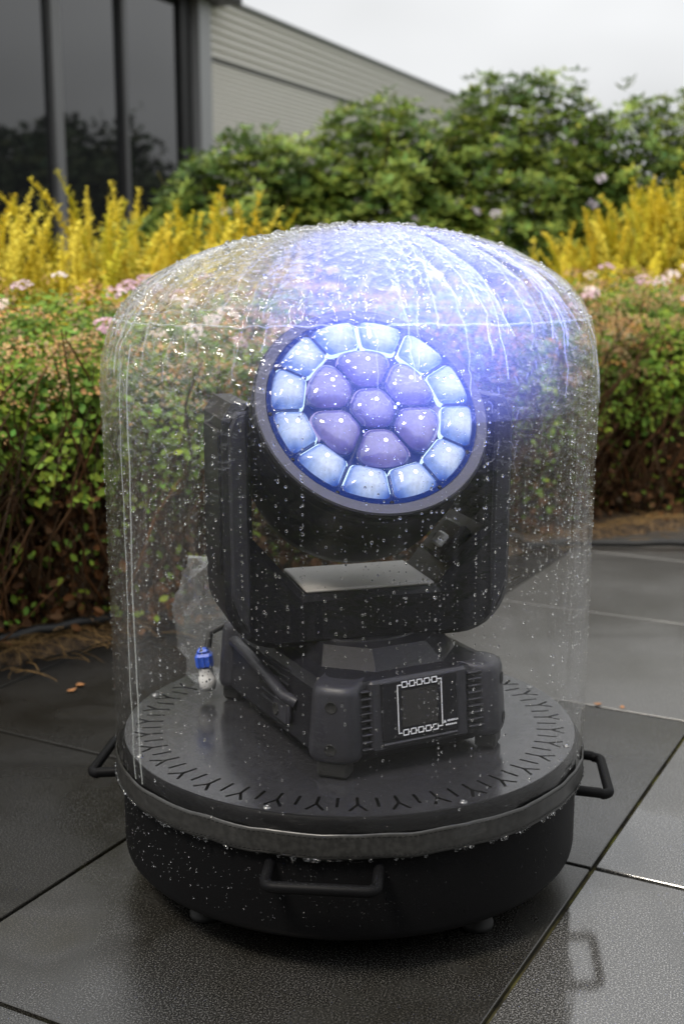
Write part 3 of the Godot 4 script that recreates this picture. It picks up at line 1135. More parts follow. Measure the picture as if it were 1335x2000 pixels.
	for k in 4:
		var a := deg_to_rad(49 + 90 * k)
		s = Sh.new()
		s.lathe([Vector2(0.0, 0.0), Vector2(0.0215, 0.0), Vector2(0.0225, 0.002), Vector2(0.0225, 0.007), Vector2(0.021, 0.009), Vector2(0.021, 0.053)], 24)
		var o := put("foot", s.mesh(), M.rubber, root)
		o.position = Vector3(cos(a) * 0.268, 0.001, sin(a) * 0.268)


# ------------------------------------------------------------------ the moving light
func fixture() -> void:
	var at := Vector3(0.012, PLATE, 0.0)
	var root := thing("moving_head_light", at, "black moving head stage light with nineteen glowing blue lenses under the cover", "stage light")
	var inv := Transform3D(Basis(), -at)
	base_unit(root, inv)
	# yoke
	var yx := inv * Transform3D(Basis(Vector3.UP, YOKE_TURN), Vector3(0.012, 0, 0.008))
	var poly := PackedVector2Array()
	for k in 9:
		var a := PI + PI / 2 * k / 8.0
		poly.append(Vector2(-0.135 + 0.075 * cos(a), 0.447 + 0.075 * sin(a)))
	for k in 9:
		var a := -PI / 2 + PI / 2 * k / 8.0
		poly.append(Vector2(0.135 + 0.075 * cos(a), 0.447 + 0.075 * sin(a)))
	for p in [[0.21, 0.695], [0.196, 0.717], [0.172, 0.717], [0.170, 0.53], [0.098, 0.447], [-0.098, 0.447], [-0.170, 0.53], [-0.172, 0.717], [-0.196, 0.717], [-0.21, 0.695]]:
		poly.append(Vector2(p[0], p[1]))
	var s := Sh.new(yx)
	s.prism(poly, -0.075, 0.075, 0.009)
	var yoke := put("yoke", s.mesh(), M.black_plastic, root)
	for sd in [-1.0, 1.0]:
		s = Sh.new(yx)
		var pp := PackedVector2Array()
		for p in [[0.205, 0.68], [0.194, 0.708], [0.178, 0.708], [0.176, 0.5], [0.178, 0.40], [0.192, 0.425], [0.203, 0.455]]:
			pp.append(Vector2(p[0] * sd, p[1]))
		s.prism(pp, 0.0755, 0.083, 0.004)
		put("arm_cover", s.mesh(), M.grey_plastic, yoke)
		s = Sh.new(yx)
		s.box(Vector3(sd * 0.2105, 0.58, 0.0), Vector3(0.006, 0.20, 0.11), 0.002)
		put("side_cover", s.mesh(), M.black_plastic, yoke)
	s = Sh.new(yx * Transform3D(Basis(Vector3.BACK, 0.86), Vector3(0.137, 0.496, 0.02)))
	s.box(Vector3(0, 0.006, 0), Vector3(0.06, 0.02, 0.07), 0.004)
	put("tilt_lock", s.mesh(), M.black_plastic, yoke)
	s = Sh.new(yx * Transform3D(Basis(Vector3.BACK, 0.86), Vector3(0.137, 0.496, 0.02)))
	s.box(Vector3(-0.006, 0.022, 0.012), Vector3(0.022, 0.012, 0.024), 0.003)
	put("lock_knob", s.mesh(), M.white_plug, yoke)
	s = Sh.new(yx)
	s.box(Vector3(0, 0.45, 0.0), Vector3(0.19, 0.005, 0.135), 0.002)
	put("crossbar_top", s.mesh(), M.pale_plate, yoke)
	# head
	var nrm := Vector3(0.224, 0.617, 0.755).normalized()
	var ux := Vector3(0.755, 0, -0.224).normalized()
	var vv := nrm.cross(ux).normalized()
	var c := Vector3(0.031, 0.707, 0.10)
	var hx := inv * Transform3D(Basis(ux, nrm, ux.cross(nrm)), c)
	s = Sh.new(hx)
	s.lathe([Vector2(0.0, -0.240), Vector2(0.080, -0.238), Vector2(0.112, -0.226), Vector2(0.138, -0.198), Vector2(0.155, -0.155), Vector2(0.161, -0.09), Vector2(0.160, -0.03), Vector2(0.163, -0.026), Vector2(0.1645, -0.012), Vector2(0.1645, -0.004), Vector2(0.1645, -0.004), Vector2(0.1625, 0.0), Vector2(0.1625, 0.0), Vector2(0.148, 0.0005)], 96)
	var head := put("head", s.mesh(), M.black_plastic, root)
	s = Sh.new(hx)
	s.lathe([Vector2(0.1625, -0.001), Vector2(0.1605, 0.0022), Vector2(0.1605, 0.0022), Vector2(0.1475, 0.0022), Vector2(0.1475, 0.0022), Vector2(0.146, 0.0)], 96)
	put("bezel", s.mesh(), M.bezel, head)
	s = Sh.new(hx)
	s.lathe([Vector2(0.146, 0.0018), Vector2(0.1445, -0.004), Vector2(0.143, -0.006), Vector2(0.0, -0.006)], 96)
	put("faceplate", s.mesh(), M.face, head)
	for k in 12:
		var a := TAU * k / 12.0
		s = Sh.new(hx)
		s.lathe([Vector2(0.0032, 0), Vector2(0.0028, 0.0015), Vector2(0, 0.0017)], 10, Vector3(cos(a) * 0.1415, -0.005, -sin(a) * 0.1415))
		put("screw", s.mesh(), M.grey_plastic, head)
	lens(hx, head, cell(0.0, 0.0365, 0.0, 0.0, true), Vector2.ZERO, false, 0.018)
	for k in 6:
		var a := PI / 2 + TAU * k / 6
		lens(hx, head, cell(0.0375, 0.0940, a, PI / 6, false), Vector2(cos(a), sin(a)) * 0.0645, false, 0.019)
	for k in 12:
		var a := TAU * (k + 0.5) / 12
		lens(hx, head, cell(0.0965, 0.1405, a, PI / 12, false), Vector2(cos(a), sin(a)) * 0.1185, true, 0.020)
	# its light
	var sp := SpotLight3D.new()
	sp.name = "lens_light"
	sp.light_color = Color(0.46, 0.52, 1.0)
	sp.light_energy = 2.7
	sp.spot_angle = 64
	sp.spot_angle_attenuation = 1.0
	sp.spot_range = 12
	sp.spot_attenuation = 2
	sp.light_size = 0.07
	sp.shadow_enabled = true
	root.add_child(sp)
	sp.look_at_from_position(c + nrm * 0.03, c + nrm * 0.03 + Vector3(0.27, 0.68, 0.62), Vector3.UP)
	# power lead with its plug
	var pc := thing("power_lead", Vector3(-0.225, PLATE, -0.09), "short black lead with a bright blue power plug behind the light", "cable")
	s = Sh.new()
	s.tube([Vector3(0.004, 0.085, 0), Vector3(0.008, 0.108, -0.004), Vector3(0.03, 0.118, -0.01), Vector3(0.065, 0.112, -0.012), Vector3(0.09, 0.09, -0.012)], 0.0055, 8)
	put("lead", s.mesh(), M.rubber, pc)
	s = Sh.new(Transform3D(Basis(Vector3.BACK, 0.12), Vector3(0, 0.05, 0)))
	s.box(Vector3(0, 0.014, 0), Vector3(0.027, 0.024, 0.023), 0.004)
	s.box(Vector3(0, 0.029, 0), Vector3(0.019, 0.008, 0.017), 0.003)
	for k in 3:
		s.box(Vector3(-0.0085 + k * 0.0085, 0.014, 0.0118), Vector3(0.003, 0.018, 0.002), 0.0006)
	put("plug", s.mesh(), M.blue_plug, pc)
	s = Sh.new(Transform3D(Basis(Vector3.BACK, 0.12), Vector3(0, 0.05, 0)))
	s.lathe([Vector2(0.0105, 0.002), Vector2(0.0115, -0.002), Vector2(0.0115, -0.012), Vector2(0.0135, -0.013), Vector2(0.0135, -0.028), Vector2(0.011, -0.034), Vector2(0.0, -0.034)], 20)
	put("plug_end", s.mesh(), M.white_plug, pc)
	# crumpled clear bag behind it
	var bg := Sh.new()
	bg.flat()
	var grid := []
	for j in 12:
		var row := []
		for i in 13:
			var th := TAU * i / 12.0
			var ph := PI * j / 11.0
			var d := Vector3(sin(ph) * cos(th), cos(ph), sin(ph) * sin(th))
			if i == 12:
				row.append(row[0])
				continue
			var k := 0.95 + rng.randf_range(-0.24, 0.16)
			var wide := pow(sin(ph), 0.45) if j > 0 and j < 11 else 0.0
			row.append(Vector3(cos(th) * 0.050 * wide * k, 0.106 + cos(ph) * 0.106 + (rng.randf_range(-0.007, 0.007) if j > 0 and j < 11 else 0.0), sin(th) * 0.042 * wide * k))
		grid.append(row)
	for j in 11:
		for i in 12:
			bg.quad(grid[j][i], grid[j][i + 1], grid[j + 1][i + 1], grid[j + 1][i], grid[j][i] + grid[j + 1][i + 1] - Vector3(0, 0.212, 0))
	var bag := put("plastic_bag", bg.mesh(), M.bag)
	bag.position = Vector3(-0.232, PLATE + 0.001, -0.165)
	tag(bag, "crumpled clear plastic bag standing behind the blue plug", "bag")


func cell(r0: float, r1: float, a: float, half: float, hexagon: bool) -> PackedVector2Array:
	var p := PackedVector2Array()
	if hexagon:
		for k in 6:
			p.append(Vector2(cos(TAU * k / 6), sin(TAU * k / 6)) * r1 * 1000)
	else:
		var gap := 0.0013
		for k in 9:
			var t := a - (half - gap / r1) + (half - gap / r1) * 2 * k / 8.0
			p.append(Vector2(cos(t), sin(t)) * r1 * 1000)
		var q := half - gap / r0
		p.append(Vector2(cos(a + q), sin(a + q)) * r0 * 1000)
		p.append(Vector2(cos(a - q), sin(a - q)) * r0 * 1000)
	var soft := 18.0 if hexagon or r0 < 0.05 else 7.5
	p = Geometry2D.offset_polygon(Geometry2D.offset_polygon(p, -soft, Geometry2D.JOIN_ROUND)[0], soft, Geometry2D.JOIN_ROUND)[0]
	for i in p.size():
		p[i] /= 1000.0
	return p


func lens(hx: Transform3D, head: Node, poly: PackedVector2Array, mid: Vector2, outer: bool, high: float) -> void:
	var st := Sh.new(hx)
	st.smooth()
	var n := poly.size()
	var big := 0.0
	for p in poly:
		big = maxf(big, (p - mid).length())
	var steps := [[0.95, 0.002], [0.92, 0.0055], [0.84, 0.0088], [0.68, 0.0120], [0.45, 0.0146], [0.22, 0.0157], [0.0, 0.016]]
	for j in steps.size() - 1:
		for i in n:
			var q := []
			var uv := []
			for e in [[j, i], [j, (i + 1) % n], [j + 1, (i + 1) % n], [j + 1, i]]:
				var d: Vector2 = (poly[e[1]] - mid) * steps[e[0]][0]
				q.append(Vector3(mid.x + d.x, steps[e[0]][1] / 0.016 * high - 0.002, -(mid.y + d.y)))
				uv.append(Vector2(0.5, 0.5) + Vector2(d.x, -d.y) / big * 0.5)
			for t in [[0, 1, 2], [0, 2, 3]]:
				if j == steps.size() - 2 and t[1] == 2:
					continue
				var a: Vector3 = q[t[0]]
				var order: Array = t if (a - q[t[2]]).cross(a - q[t[1]]).y > 0 else [t[0], t[2], t[1]]
				for v in order:
					st.st.set_uv(uv[v])
					st.st.add_vertex(hx * q[v])
	var o := put("lens", st.mesh(), M.lens_blue if outer else M.lens_violet, head)
	# the lit edge round it
	var rm := Sh.new(hx)
	rm.smooth()
	var lit := Sh.new(hx)
	lit.smooth()
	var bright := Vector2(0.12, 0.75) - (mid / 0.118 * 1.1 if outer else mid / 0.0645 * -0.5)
	for i in n:
		var k := (i + 1) % n
		var ring := []
		for f in [[1.0, -0.006], [0.995, 0.0010], [0.97, 0.0026], [0.935, 0.0016]]:
			var da: Vector2 = (poly[i] - mid) * f[0]
			var db: Vector2 = (poly[k] - mid) * f[0]
			ring.append([Vector3(mid.x + da.x, f[1], -(mid.y + da.y)), Vector3(mid.x + db.x, f[1], -(mid.y + db.y))])
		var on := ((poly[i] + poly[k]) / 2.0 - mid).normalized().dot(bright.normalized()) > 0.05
		for j in 3:
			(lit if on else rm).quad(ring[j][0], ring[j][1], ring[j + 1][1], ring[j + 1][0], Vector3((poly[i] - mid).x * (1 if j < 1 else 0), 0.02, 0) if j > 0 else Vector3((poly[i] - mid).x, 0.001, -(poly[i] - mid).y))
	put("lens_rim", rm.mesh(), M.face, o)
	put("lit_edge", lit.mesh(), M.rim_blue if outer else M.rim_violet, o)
	var dot := Sh.new(hx)
	var dp: Array = []
	for k in 5:
		var a := PI / 2 * k / 4.0
		dp.append(Vector2(0.0030 * cos(a), 0.0014 * sin(a)))
	dot.lathe(dp, 12, Vector3(mid.x + 0.002, high * 0.955, -(mid.y + 0.005)))
	put("led", dot.mesh(), M.led, o)


func base_unit(root: Node, inv: Transform3D) -> void:
	# local axes: x along the display side, z out of it
	var bx := inv * Transform3D(Basis(Vector3.UP, BASE_TURN), Vector3(0.010, 0.001, 0.0))
	var hx := 0.138
	var hz := 0.190
	# body: rings of a rounded, corner cut outline, flaring to the bottom
	var ring := func(gx: float, gz: float, cut: float, y: float) -> Array:
		var o := []
		for q in [[gx, gz - cut], [gx - cut, gz], [-gx + cut, gz], [-gx, gz - cut], [-gx, -gz + cut], [-gx + cut, -gz], [gx - cut, -gz], [gx, -gz + cut]]:
			o.append(Vector3(q[0], y, q[1]))
		return o
	var s := Sh.new(bx)
	s.flat()
	var rings := [ring.call(hx - 0.004, hz - 0.004, 0.045, 0.244), ring.call(hx + 0.006, hz + 0.004, 0.045, 0.256), ring.call(hx - 0.001, hz - 0.004, 0.045, 0.338), ring.call(hx - 0.010, hz - 0.012, 0.045, 0.351), ring.call(hx - 0.030, hz - 0.030, 0.055, 0.355), ring.call(hx - 0.045, hz - 0.06, 0.05, 0.378)]
	for j in rings.size() - 1:
		for i in 8:
			var k := (i + 1) % 8
			s.quad(rings[j][i], rings[j][k], rings[j + 1][k], rings[j + 1][i], (rings[j][i] + rings[j][k]) * Vector3(1, 0, 1) + Vector3(0, 0.12 if j > 2 else 0.0, 0))
	for i in range(1, 7):
		s.tri(rings[5][0], rings[5][i], rings[5][i + 1], Vector3.UP)
		s.tri(rings[0][0], rings[0][i], rings[0][i + 1], Vector3.DOWN)
	var body := put("base_body", s.mesh(), M.black_plastic, root)
	s = Sh.new(inv * Transform3D(Basis(), Vector3(0.012, 0, 0.005)))
	s.lathe([Vector2(0.108, 0.362), Vector2(0.106, 0.372), Vector2(0.10, 0.376), Vector2(0.098, 0.382)], 64)
	put("turntable", s.mesh(), M.black_plastic, root)
	# corner posts with bolt holes
	for sx in [-1.0, 1.0]:
		for sz in [-1.0, 1.0]:
			var d := Vector3(sx * (hx - 0.019), 0, sz * (hz - 0.019))
			var yaw := atan2(sx, sz)
			var cx := bx * Transform3D(Basis(Vector3.UP, yaw), d)
			s = Sh.new(cx)
			s.smooth(1)
			var rows := [[0.249, 0.032, 0.018], [0.253, 0.035, 0.021], [0.262, 0.036, 0.022], [0.340, 0.032, 0.016], [0.349, 0.031, 0.013], [0.353, 0.028, 0.006]]
			var gr := []
			for q in rows:
				var rr := []
				for k in 13:
					var t := -1.0 + 2.0 * k / 12.0
					rr.append(Vector3(t * q[1], q[0], q[2] + 0.004 * (1 - t * t) - 0.013 * pow(absf(t), 6.0)))
				gr.append(rr)
			for j in rows.size() - 1:
				for k in 12:
					s.quad(gr[j][k], gr[j][k + 1], gr[j + 1][k + 1], gr[j + 1][k], Vector3(0, 0.3 if j > 3 else 0.0, 1))
			for j in rows.size() - 1:
				for k in [0, 12]:
					s.quad(gr[j][k], gr[j + 1][k], gr[j + 1][k] - Vector3(0, 0, 0.03), gr[j][k] - Vector3(0, 0, 0.03), Vector3(k - 6, 0, 0))
			for k in 12:
				s.quad(gr[5][k], gr[5][k + 1], gr[5][k + 1] - Vector3(0, 0, 0.03), gr[5][k] - Vector3(0, 0, 0.03), Vector3.UP)
				s.quad(gr[0][k], gr[0][k + 1], gr[0][k + 1] - Vector3(0, 0, 0.03), gr[0][k] - Vector3(0, 0, 0.03), Vector3.DOWN)
			var post := put("corner_post", s.mesh(), M.grey_plastic, body)
			for y in [0.268, 0.326]:
				var hole := Sh.new(cx * Transform3D(Basis(Vector3.RIGHT, PI / 2), Vector3(0, y, 0.0253 if y < 0.3 else 0.0214)))
				hole.lathe([Vector2(0.0088, 0.0), Vector2(0.0082, 0.0012), Vector2(0.0074, 0.0014), Vector2(0.0070, 0.0006), Vector2(0.0, 0.0005)], 20)
				put("bolt_hole", hole.mesh(), M.inside, post)
			# foot below
			var f := Sh.new(cx)
			f.box(Vector3(0, 0.2385, 0.004), Vector3(0.044, 0.025, 0.03), 0.004)
			put("foot", f.mesh(), M.rubber, body)
	# display side: a raised frame, the panel and its print
	var face := bx * Transform3D(Basis(Vector3.RIGHT, -0.095), Vector3(0, 0.305, hz - 0.002))
	s = Sh.new(face)
	s.box(Vector3(-0.004, 0.0, 0.004), Vector3(0.152, 0.098, 0.012), 0.004)
	var frame := put("display_frame", s.mesh(), M.grey_plastic, body)
	s = Sh.new(face)
	s.box(Vector3(-0.006, 0.005, 0.0105), Vector3(0.118, 0.080, 0.004), 0.001)
	put("display_panel", s.mesh(), M.black_plastic, frame)
	s = Sh.new(face)
	s.box(Vector3(-0.006, -0.0395, 0.0115), Vector3(0.116, 0.004, 0.006), 0.0015)
	put("ledge", s.mesh(), M.grey_plastic, frame)
	s = Sh.new(face)
	s.box(Vector3(-0.007, 0.006, 0.0128), Vector3(0.056, 0.050, 0.001))
	put("screen", s.mesh(), M.screen, frame)
	# the printed outline: a line broken by two rows of five boxes
	s = Sh.new(face * Transform3D(Basis.from_scale(Vector3(1.22, 1.2, 1.0)), Vector3(0.0014, 0.0045, 0)))
	var z := 0.0130
	var lw := 0.0010
	var bar := func(x0: float, y0: float, x1: float, y1: float) -> void:
		s.box(Vector3((x0 + x1) / 2, (y0 + y1) / 2, z), Vector3(absf(x1 - x0) + lw, absf(y1 - y0) + lw, 0.0007))
	bar.call(-0.0345, -0.026, -0.0345, 0.029)
	bar.call(0.0215, -0.024, 0.0215, 0.029)
	for yy in [0.029, -0.026]:
		var x0 := -0.0345
		for k in 5:
			var c := -0.0255 + k * 0.0095
			bar.call(x0, yy, c - 0.0031, yy)
			bar.call(c - 0.0031, yy - 0.003, c - 0.0031, yy + 0.003)
			bar.call(c + 0.0031, yy - 0.003, c + 0.0031, yy + 0.003)
			bar.call(c - 0.0031, yy - 0.003, c + 0.0031, yy - 0.003)
			bar.call(c - 0.0031, yy + 0.003, c + 0.0031, yy + 0.003)
			x0 = c + 0.0031
		bar.call(x0, yy, 0.0215, yy)
	# the small mark and two lines of tiny print beside it
	s.tri(Vector3(0.0225, -0.0235, z), Vector3(0.0265, -0.0235, z), Vector3(0.0245, -0.0195, z), Vector3.BACK)
	for k in 7:
		s.box(Vector3(0.0285 + k * 0.0021, -0.0215, z), Vector3(0.0013, 0.0016 + 0.0006 * (k % 2), 0.0005))
	for k in 6:
		s.box(Vector3(0.0265 + k * 0.0025, -0.0262, z), Vector3(0.0017, 0.0017, 0.0005))
	put("printed_outline", s.mesh(), M.print, frame)
	# vents: right of the display and beside the front post, then on the other sides
	for k in 9:
		s = Sh.new(face)
		s.box(Vector3(0.088, 0.038 - k * 0.0095, 0.004), Vector3(0.028, 0.0026, 0.010), 0.0008)
		put("vent_fin", s.mesh(), M.grey_plastic, body)
		s = Sh.new(face)
		s.box(Vector3(-0.086, 0.036 - k * 0.0098, 0.003), Vector3(0.016, 0.0022, 0.012), 0.0008)
		put("vent_fin", s.mesh(), M.grey_plastic, body)
	var lf := bx * Transform3D(Basis(Vector3.UP, -PI / 2), Vector3(-hx + 0.002, 0.303, 0)) * Transform3D(Basis(Vector3.RIGHT, -0.095), Vector3.ZERO)
	for k in 7:
		s = Sh.new(lf)
		s.box(Vector3(0.02, 0.036 - k * 0.010, 0.003), Vector3(0.09, 0.0028, 0.008), 0.0008)
		put("vent_fin", s.mesh(), M.black_plastic, body)
	# carrying grip on the left side
	s = Sh.new(lf)
	s.tube([Vector3(-0.15, 0.020, 0.002), Vector3(-0.12, 0.030, 0.012), Vector3(-0.06, 0.028, 0.016), Vector3(0.02, 0.016, 0.016), Vector3(0.07, 0.004, 0.014), Vector3(0.09, -0.002, 0.002)], 0.0085, 10)
	put("grip", s.mesh(), M.grey_plastic, body)
	s = Sh.new(lf)
	s.box(Vector3(0.06, -0.020, 0.009), Vector3(0.05, 0.034, 0.010), 0.004)
	put("grip_mount", s.mesh(), M.grey_plastic, body)
	var gh := Sh.new(lf * Transform3D(Basis(Vector3.RIGHT, PI / 2), Vector3(0.048, -0.022, 0.0145)))
	gh.lathe([Vector2(0.009, 0.0), Vector2(0.0085, 0.0012), Vector2(0.0075, 0.0014), Vector2(0.007, 0.0004), Vector2(0, 0.0003)], 20)
	put("bolt_hole", gh.mesh(), M.inside, body)


# ------------------------------------------------------------------ clear cover
const PROF := [Vector2(0.3440, 0.188), Vector2(0.3475, 0.25), Vector2(0.3475, 0.35), Vector2(0.3480, 0.50), Vector2(0.3485, 0.64), Vector2(0.3490, 0.72), Vector2(0.3480, 0.765), Vector2(0.3430, 0.805), Vector2(0.3330, 0.834), Vector2(0.3170, 0.858), Vector2(0.2950, 0.880), Vector2(0.2680, 0.898), Vector2(0.2340, 0.916), Vector2(0.1940, 0.931), Vector2(0.1460, 0.943), Vector2(0.0900, 0.951), Vector2(0.0400, 0.954), Vector2(0.0, 0.9545)]
const ROWS := 170
const COLS := 1000
var prof := PackedVector2Array()
var bulge := PackedFloat32Array()
var fold_lines := []


func shape_film() -> void:
	var c := Curve2D.new()
	for i in PROF.size():
		var d: Vector2 = (PROF[mini(i + 1, PROF.size() - 1)] - PROF[maxi(i - 1, 0)]) / 6.0
		c.add_point(PROF[i], -d, d)
	c.bake_interval = 0.002
	for j in ROWS + 1:
		prof.append(c.sample_baked(c.get_baked_length() * j / ROWS))
	bulge.resize((ROWS + 1) * COLS)
	# height along the profile at which the shoulder begins: row of y = .76
	var folds := []
	for i in 110:
		var t0 := rng.randf_range(0.50, 0.60)
		folds.append([rng.randf() * COLS, rng.randf_range(2.0, 8.0), rng.randf_range(-0.0075, 0.0050), t0, rng.randf_range(0.72, 0.92), rng.randf_range(-14, 14), 1.25])
	for i in 30:
		folds.append([rng.randf() * COLS, rng.randf_range(8.0, 26.0), rng.randf_range(-0.0030, 0.0024), -0.3, rng.randf_range(0.45, 0.62), rng.randf_range(-6, 6), 2.0])
	for i in 190:
		var t0 := rng.randf_range(0.0, 0.5)
		folds.append([rng.randf() * COLS, rng.randf_range(1.5, 6.0), rng.randf_range(-0.0018, 0.0018), t0, t0 + rng.randf_range(0.06, 0.35), rng.randf_range(-22, 22), 1.4])
	fold_lines = folds.slice(0, 110)
	for f in folds:
		var j0 := maxi(0, int(f[3] * ROWS))
		var j1 := mini(ROWS, int(f[4] * ROWS))
		var span: int = int(f[1] * 4) + 1
		for j in range(j0, j1 + 1):
			var t: float = (float(j) / ROWS - f[3]) / (f[4] - f[3])
			var win := smoothstep(0.0, 0.25, t) * smoothstep(1.0, 0.6, t)
			var mid: float = f[0] + f[5] * (t - 0.5) + 3.0 * noise.get_noise_2d(f[0], t * 6.0)
			for k in range(-span, span + 1):
				var i := posmod(int(mid) + k, COLS)
				var dx: float = absf(int(mid) + k - mid) / f[1]
				bulge[j * COLS + i] += f[2] * win * exp(-pow(dx, f[6]))
	for j in ROWS + 1:
		var fade := minf(1.0, prof[j].x / 0.1)
		for i in COLS:
			var a := TAU * i / COLS
			bulge[j * COLS + i] += fade * (0.0011 * noise.get_noise_3d(cos(a) * 2.2, prof[j].y * 3.0, sin(a) * 2.2) + 0.00035 * noise.get_noise_3d(cos(a) * 9, prof[j].y * 20.0, sin(a) * 9))
	# the left shoulder sags a little
			if prof[j].y > 0.75:
				bulge[j * COLS + i] -= 0.009 * smoothstep(0.75, 0.86, prof[j].y) * fade * maxf(0, -cos(a))


# angle 0 is +x, PI/2 is towards the camera
func film_at(a: float, j: float, lift := 0.0) -> Vector3:
	j = clampf(j, 0, ROWS)
	var j0 := mini(int(j), ROWS - 1)
	var p := prof[j0].lerp(prof[j0 + 1], j - j0)
	var n := film_side(j0)
	var i := posmod(int(round(a / TAU * COLS)), COLS)
	var b := lerpf(bulge[j0 * COLS + i], bulge[(j0 + 1) * COLS + i], j - j0) + lift
	return Vector3(cos(a) * (p.x + n.x * b), p.y + n.y * b, sin(a) * (p.x + n.x * b))


func film_side(j: int) -> Vector2:
	var d := prof[mini(j + 1, ROWS)] - prof[maxi(j - 1, 0)]
	return Vector2(d.y, -d.x).normalized()


func row_of(y: float) -> float:
	for j in ROWS:
		if prof[j + 1].y >= y:
			return j + (y - prof[j].y) / maxf(1e-6, prof[j + 1].y - prof[j].y)
	return ROWS


func cover() -> void:
	shape_film()
	var root := thing("rain_cover", Vector3(0.0005, 0, 0), "clear domed plastic rain cover beaded with raindrops over the stage light", "cover")
	var v := PackedVector3Array()
	var nn := PackedVector3Array()
	var uv := PackedVector2Array()
	var ix := PackedInt32Array()
	for j in ROWS + 1:
		for i in COLS + 1:
			v.append(film_at(TAU * i / COLS, j))
			uv.append(Vector2(float(i) / COLS, float(j) / ROWS))
	var w := COLS + 1
	for j in ROWS + 1:
		for i in COLS + 1:
			var du := v[j * w + posmod(i + 1, COLS)] - v[j * w + posmod(i - 1, COLS)]
			var dv := v[mini(j + 1, ROWS) * w + i] - v[maxi(j - 1, 0) * w + i]
			var n := dv.cross(du)
			nn.append(n.normalized() if n.length() > 1e-12 else Vector3.UP)
	var cuts := [0, int(row_of(0.60)), int(row_of(0.66)), int(row_of(0.72)), int(row_of(0.829)), ROWS]
	var names := ["wall_film", "waist_film", "shoulder_film", "gathered_film", "dome_film"]
	for part in 5:
		ix = PackedInt32Array()
		var base: int = cuts[part] * w
		for j in range(cuts[part], cuts[part + 1]):
			for i in COLS:
				var a := j * w + i - base
				ix.append_array([a, a + 1, a + w, a + 1, a + w + 1, a + w])
		var end: int = (cuts[part + 1] + 1) * w
		var arr := []
		arr.resize(Mesh.ARRAY_MAX)
		arr[Mesh.ARRAY_VERTEX] = v.slice(base, end)
		arr[Mesh.ARRAY_NORMAL] = nn.slice(base, end)
		arr[Mesh.ARRAY_TEX_UV] = uv.slice(base, end)
		arr[Mesh.ARRAY_INDEX] = ix
		var m := ArrayMesh.new()
		m.add_surface_from_arrays(Mesh.PRIMITIVE_TRIANGLES, arr)
		var outer := put(names[part], m, M[names[part]], root)
		# the sheet's inner face
		var inside := arr.duplicate()
		var vi := PackedVector3Array()
		for i in range(base, end):
			vi.append(v[i] - nn[i] * 0.0012)
		inside[Mesh.ARRAY_VERTEX] = vi
		var im := ArrayMesh.new()
		im.add_surface_from_arrays(Mesh.PRIMITIVE_TRIANGLES, inside)
		put("inner_face", im, M[names[part]], outer)
	var s := Sh.new()
	var pts := []
	# welded seam round the shoulder
	for i in 361:
		var a := TAU * i / 360.0
		var y := 0.829 + 0.004 * noise.get_noise_2d(cos(a) * 3, sin(a) * 3) + 0.0025 * noise.get_noise_2d(cos(a) * 11, sin(a) * 11)
		pts.append(film_at(a, row_of(y), 0.0006))
	s.tube(pts, 0.0011, 6, -1, false)
	put("shoulder_seam", s.mesh(), M.weld, root)
	# upright welds on the left
	for q in [[PI - 0.62, 0.0010, 0.80], [PI - 0.56, 0.0007, 0.78]]:
		s = Sh.new()
		pts = []
		for i in 80:
			var y := lerpf(0.21, q[2], i / 79.0)
			pts.append(film_at(q[0] + 0.02 * noise.get_noise_2d(q[0] * 40, y * 4.0), row_of(y), 0.0006))
		s.tube(pts, q[1], 6)
		put("upright_weld", s.mesh(), M.weld, root)
	# white stress lines along the folds, and fine crinkles between them
	s = Sh.new()
	for f in fold_lines:
		pts = []
		var t0 := rng.randf_range(0.05, 0.4)
		var t1 := rng.randf_range(0.55, 0.95)
		for i in 22:
			var t := lerpf(t0, t1, i / 21.0)
			var j: float = lerpf(f[3], f[4], t) * ROWS
			var mid: float = f[0] + f[5] * (t - 0.5) + 3.0 * noise.get_noise_2d(f[0], t * 6.0)
			pts.append(film_at(mid / COLS * TAU, j, 0.0004))
		s.tube(pts, rng.randf_range(0.0004, 0.0011), 4, 0.0002, false)
	tag(put("fold_creases", s.mesh(), M.crease, root), "", "", "", "stuff")
	s = Sh.new()
	for i in 1500:
		var a := rng.randf() * TAU
		var j := lerpf(row_of(0.66), ROWS - 6.0, rng.randf())
		var go := rng.randf() * TAU
		var stride := rng.randf_range(0.0010, 0.0030)
		pts = []
		for k in rng.randi_range(5, 14):
			pts.append(film_at(a, j, 0.0003))
			go += rng.randfn(0, 0.45)
			a += cos(go) * stride / maxf(0.03, prof[int(j)].x)
			j = clampf(j + sin(go) * stride / 0.0055, 3, ROWS - 3)
		s.tube(pts, rng.randf_range(0.00025, 0.00065), 3, 0.00015, false)
	tag(put("fine_crinkles", s.mesh(), M.crease, root), "", "", "", "stuff")
	# hem
	s = Sh.new()
	s.smooth()
	var prev := []
	for i in 361:
		var a := TAU * (i % 360) / 360.0
		var d := Vector3(cos(a), 0, sin(a))
		var wv := 0.0018 * noise.get_noise_2d(cos(a) * 4, sin(a) * 4)
		var wy := 0.0022 * noise.get_noise_2d(cos(a) * 3 + 8, sin(a) * 3)
		var ring := []
		for q in [[0.3462, 0.2065], [0.3478, 0.2055], [0.3482, 0.200], [0.3474, 0.188], [0.3480, 0.177], [0.3476, 0.1735], [0.3462, 0.1732]]:
			ring.append(d * (q[0] + wv) + Vector3.UP * (q[1] + wy))
		if i > 0:
			for k in ring.size() - 1:
				s.quad(prev[k], ring[k], ring[k + 1], prev[k + 1], d + Vector3.UP * (0.6 if k == 0 else 0.0))
		prev = ring
	var hem := put("hem_band", s.mesh(), M.hem, root)
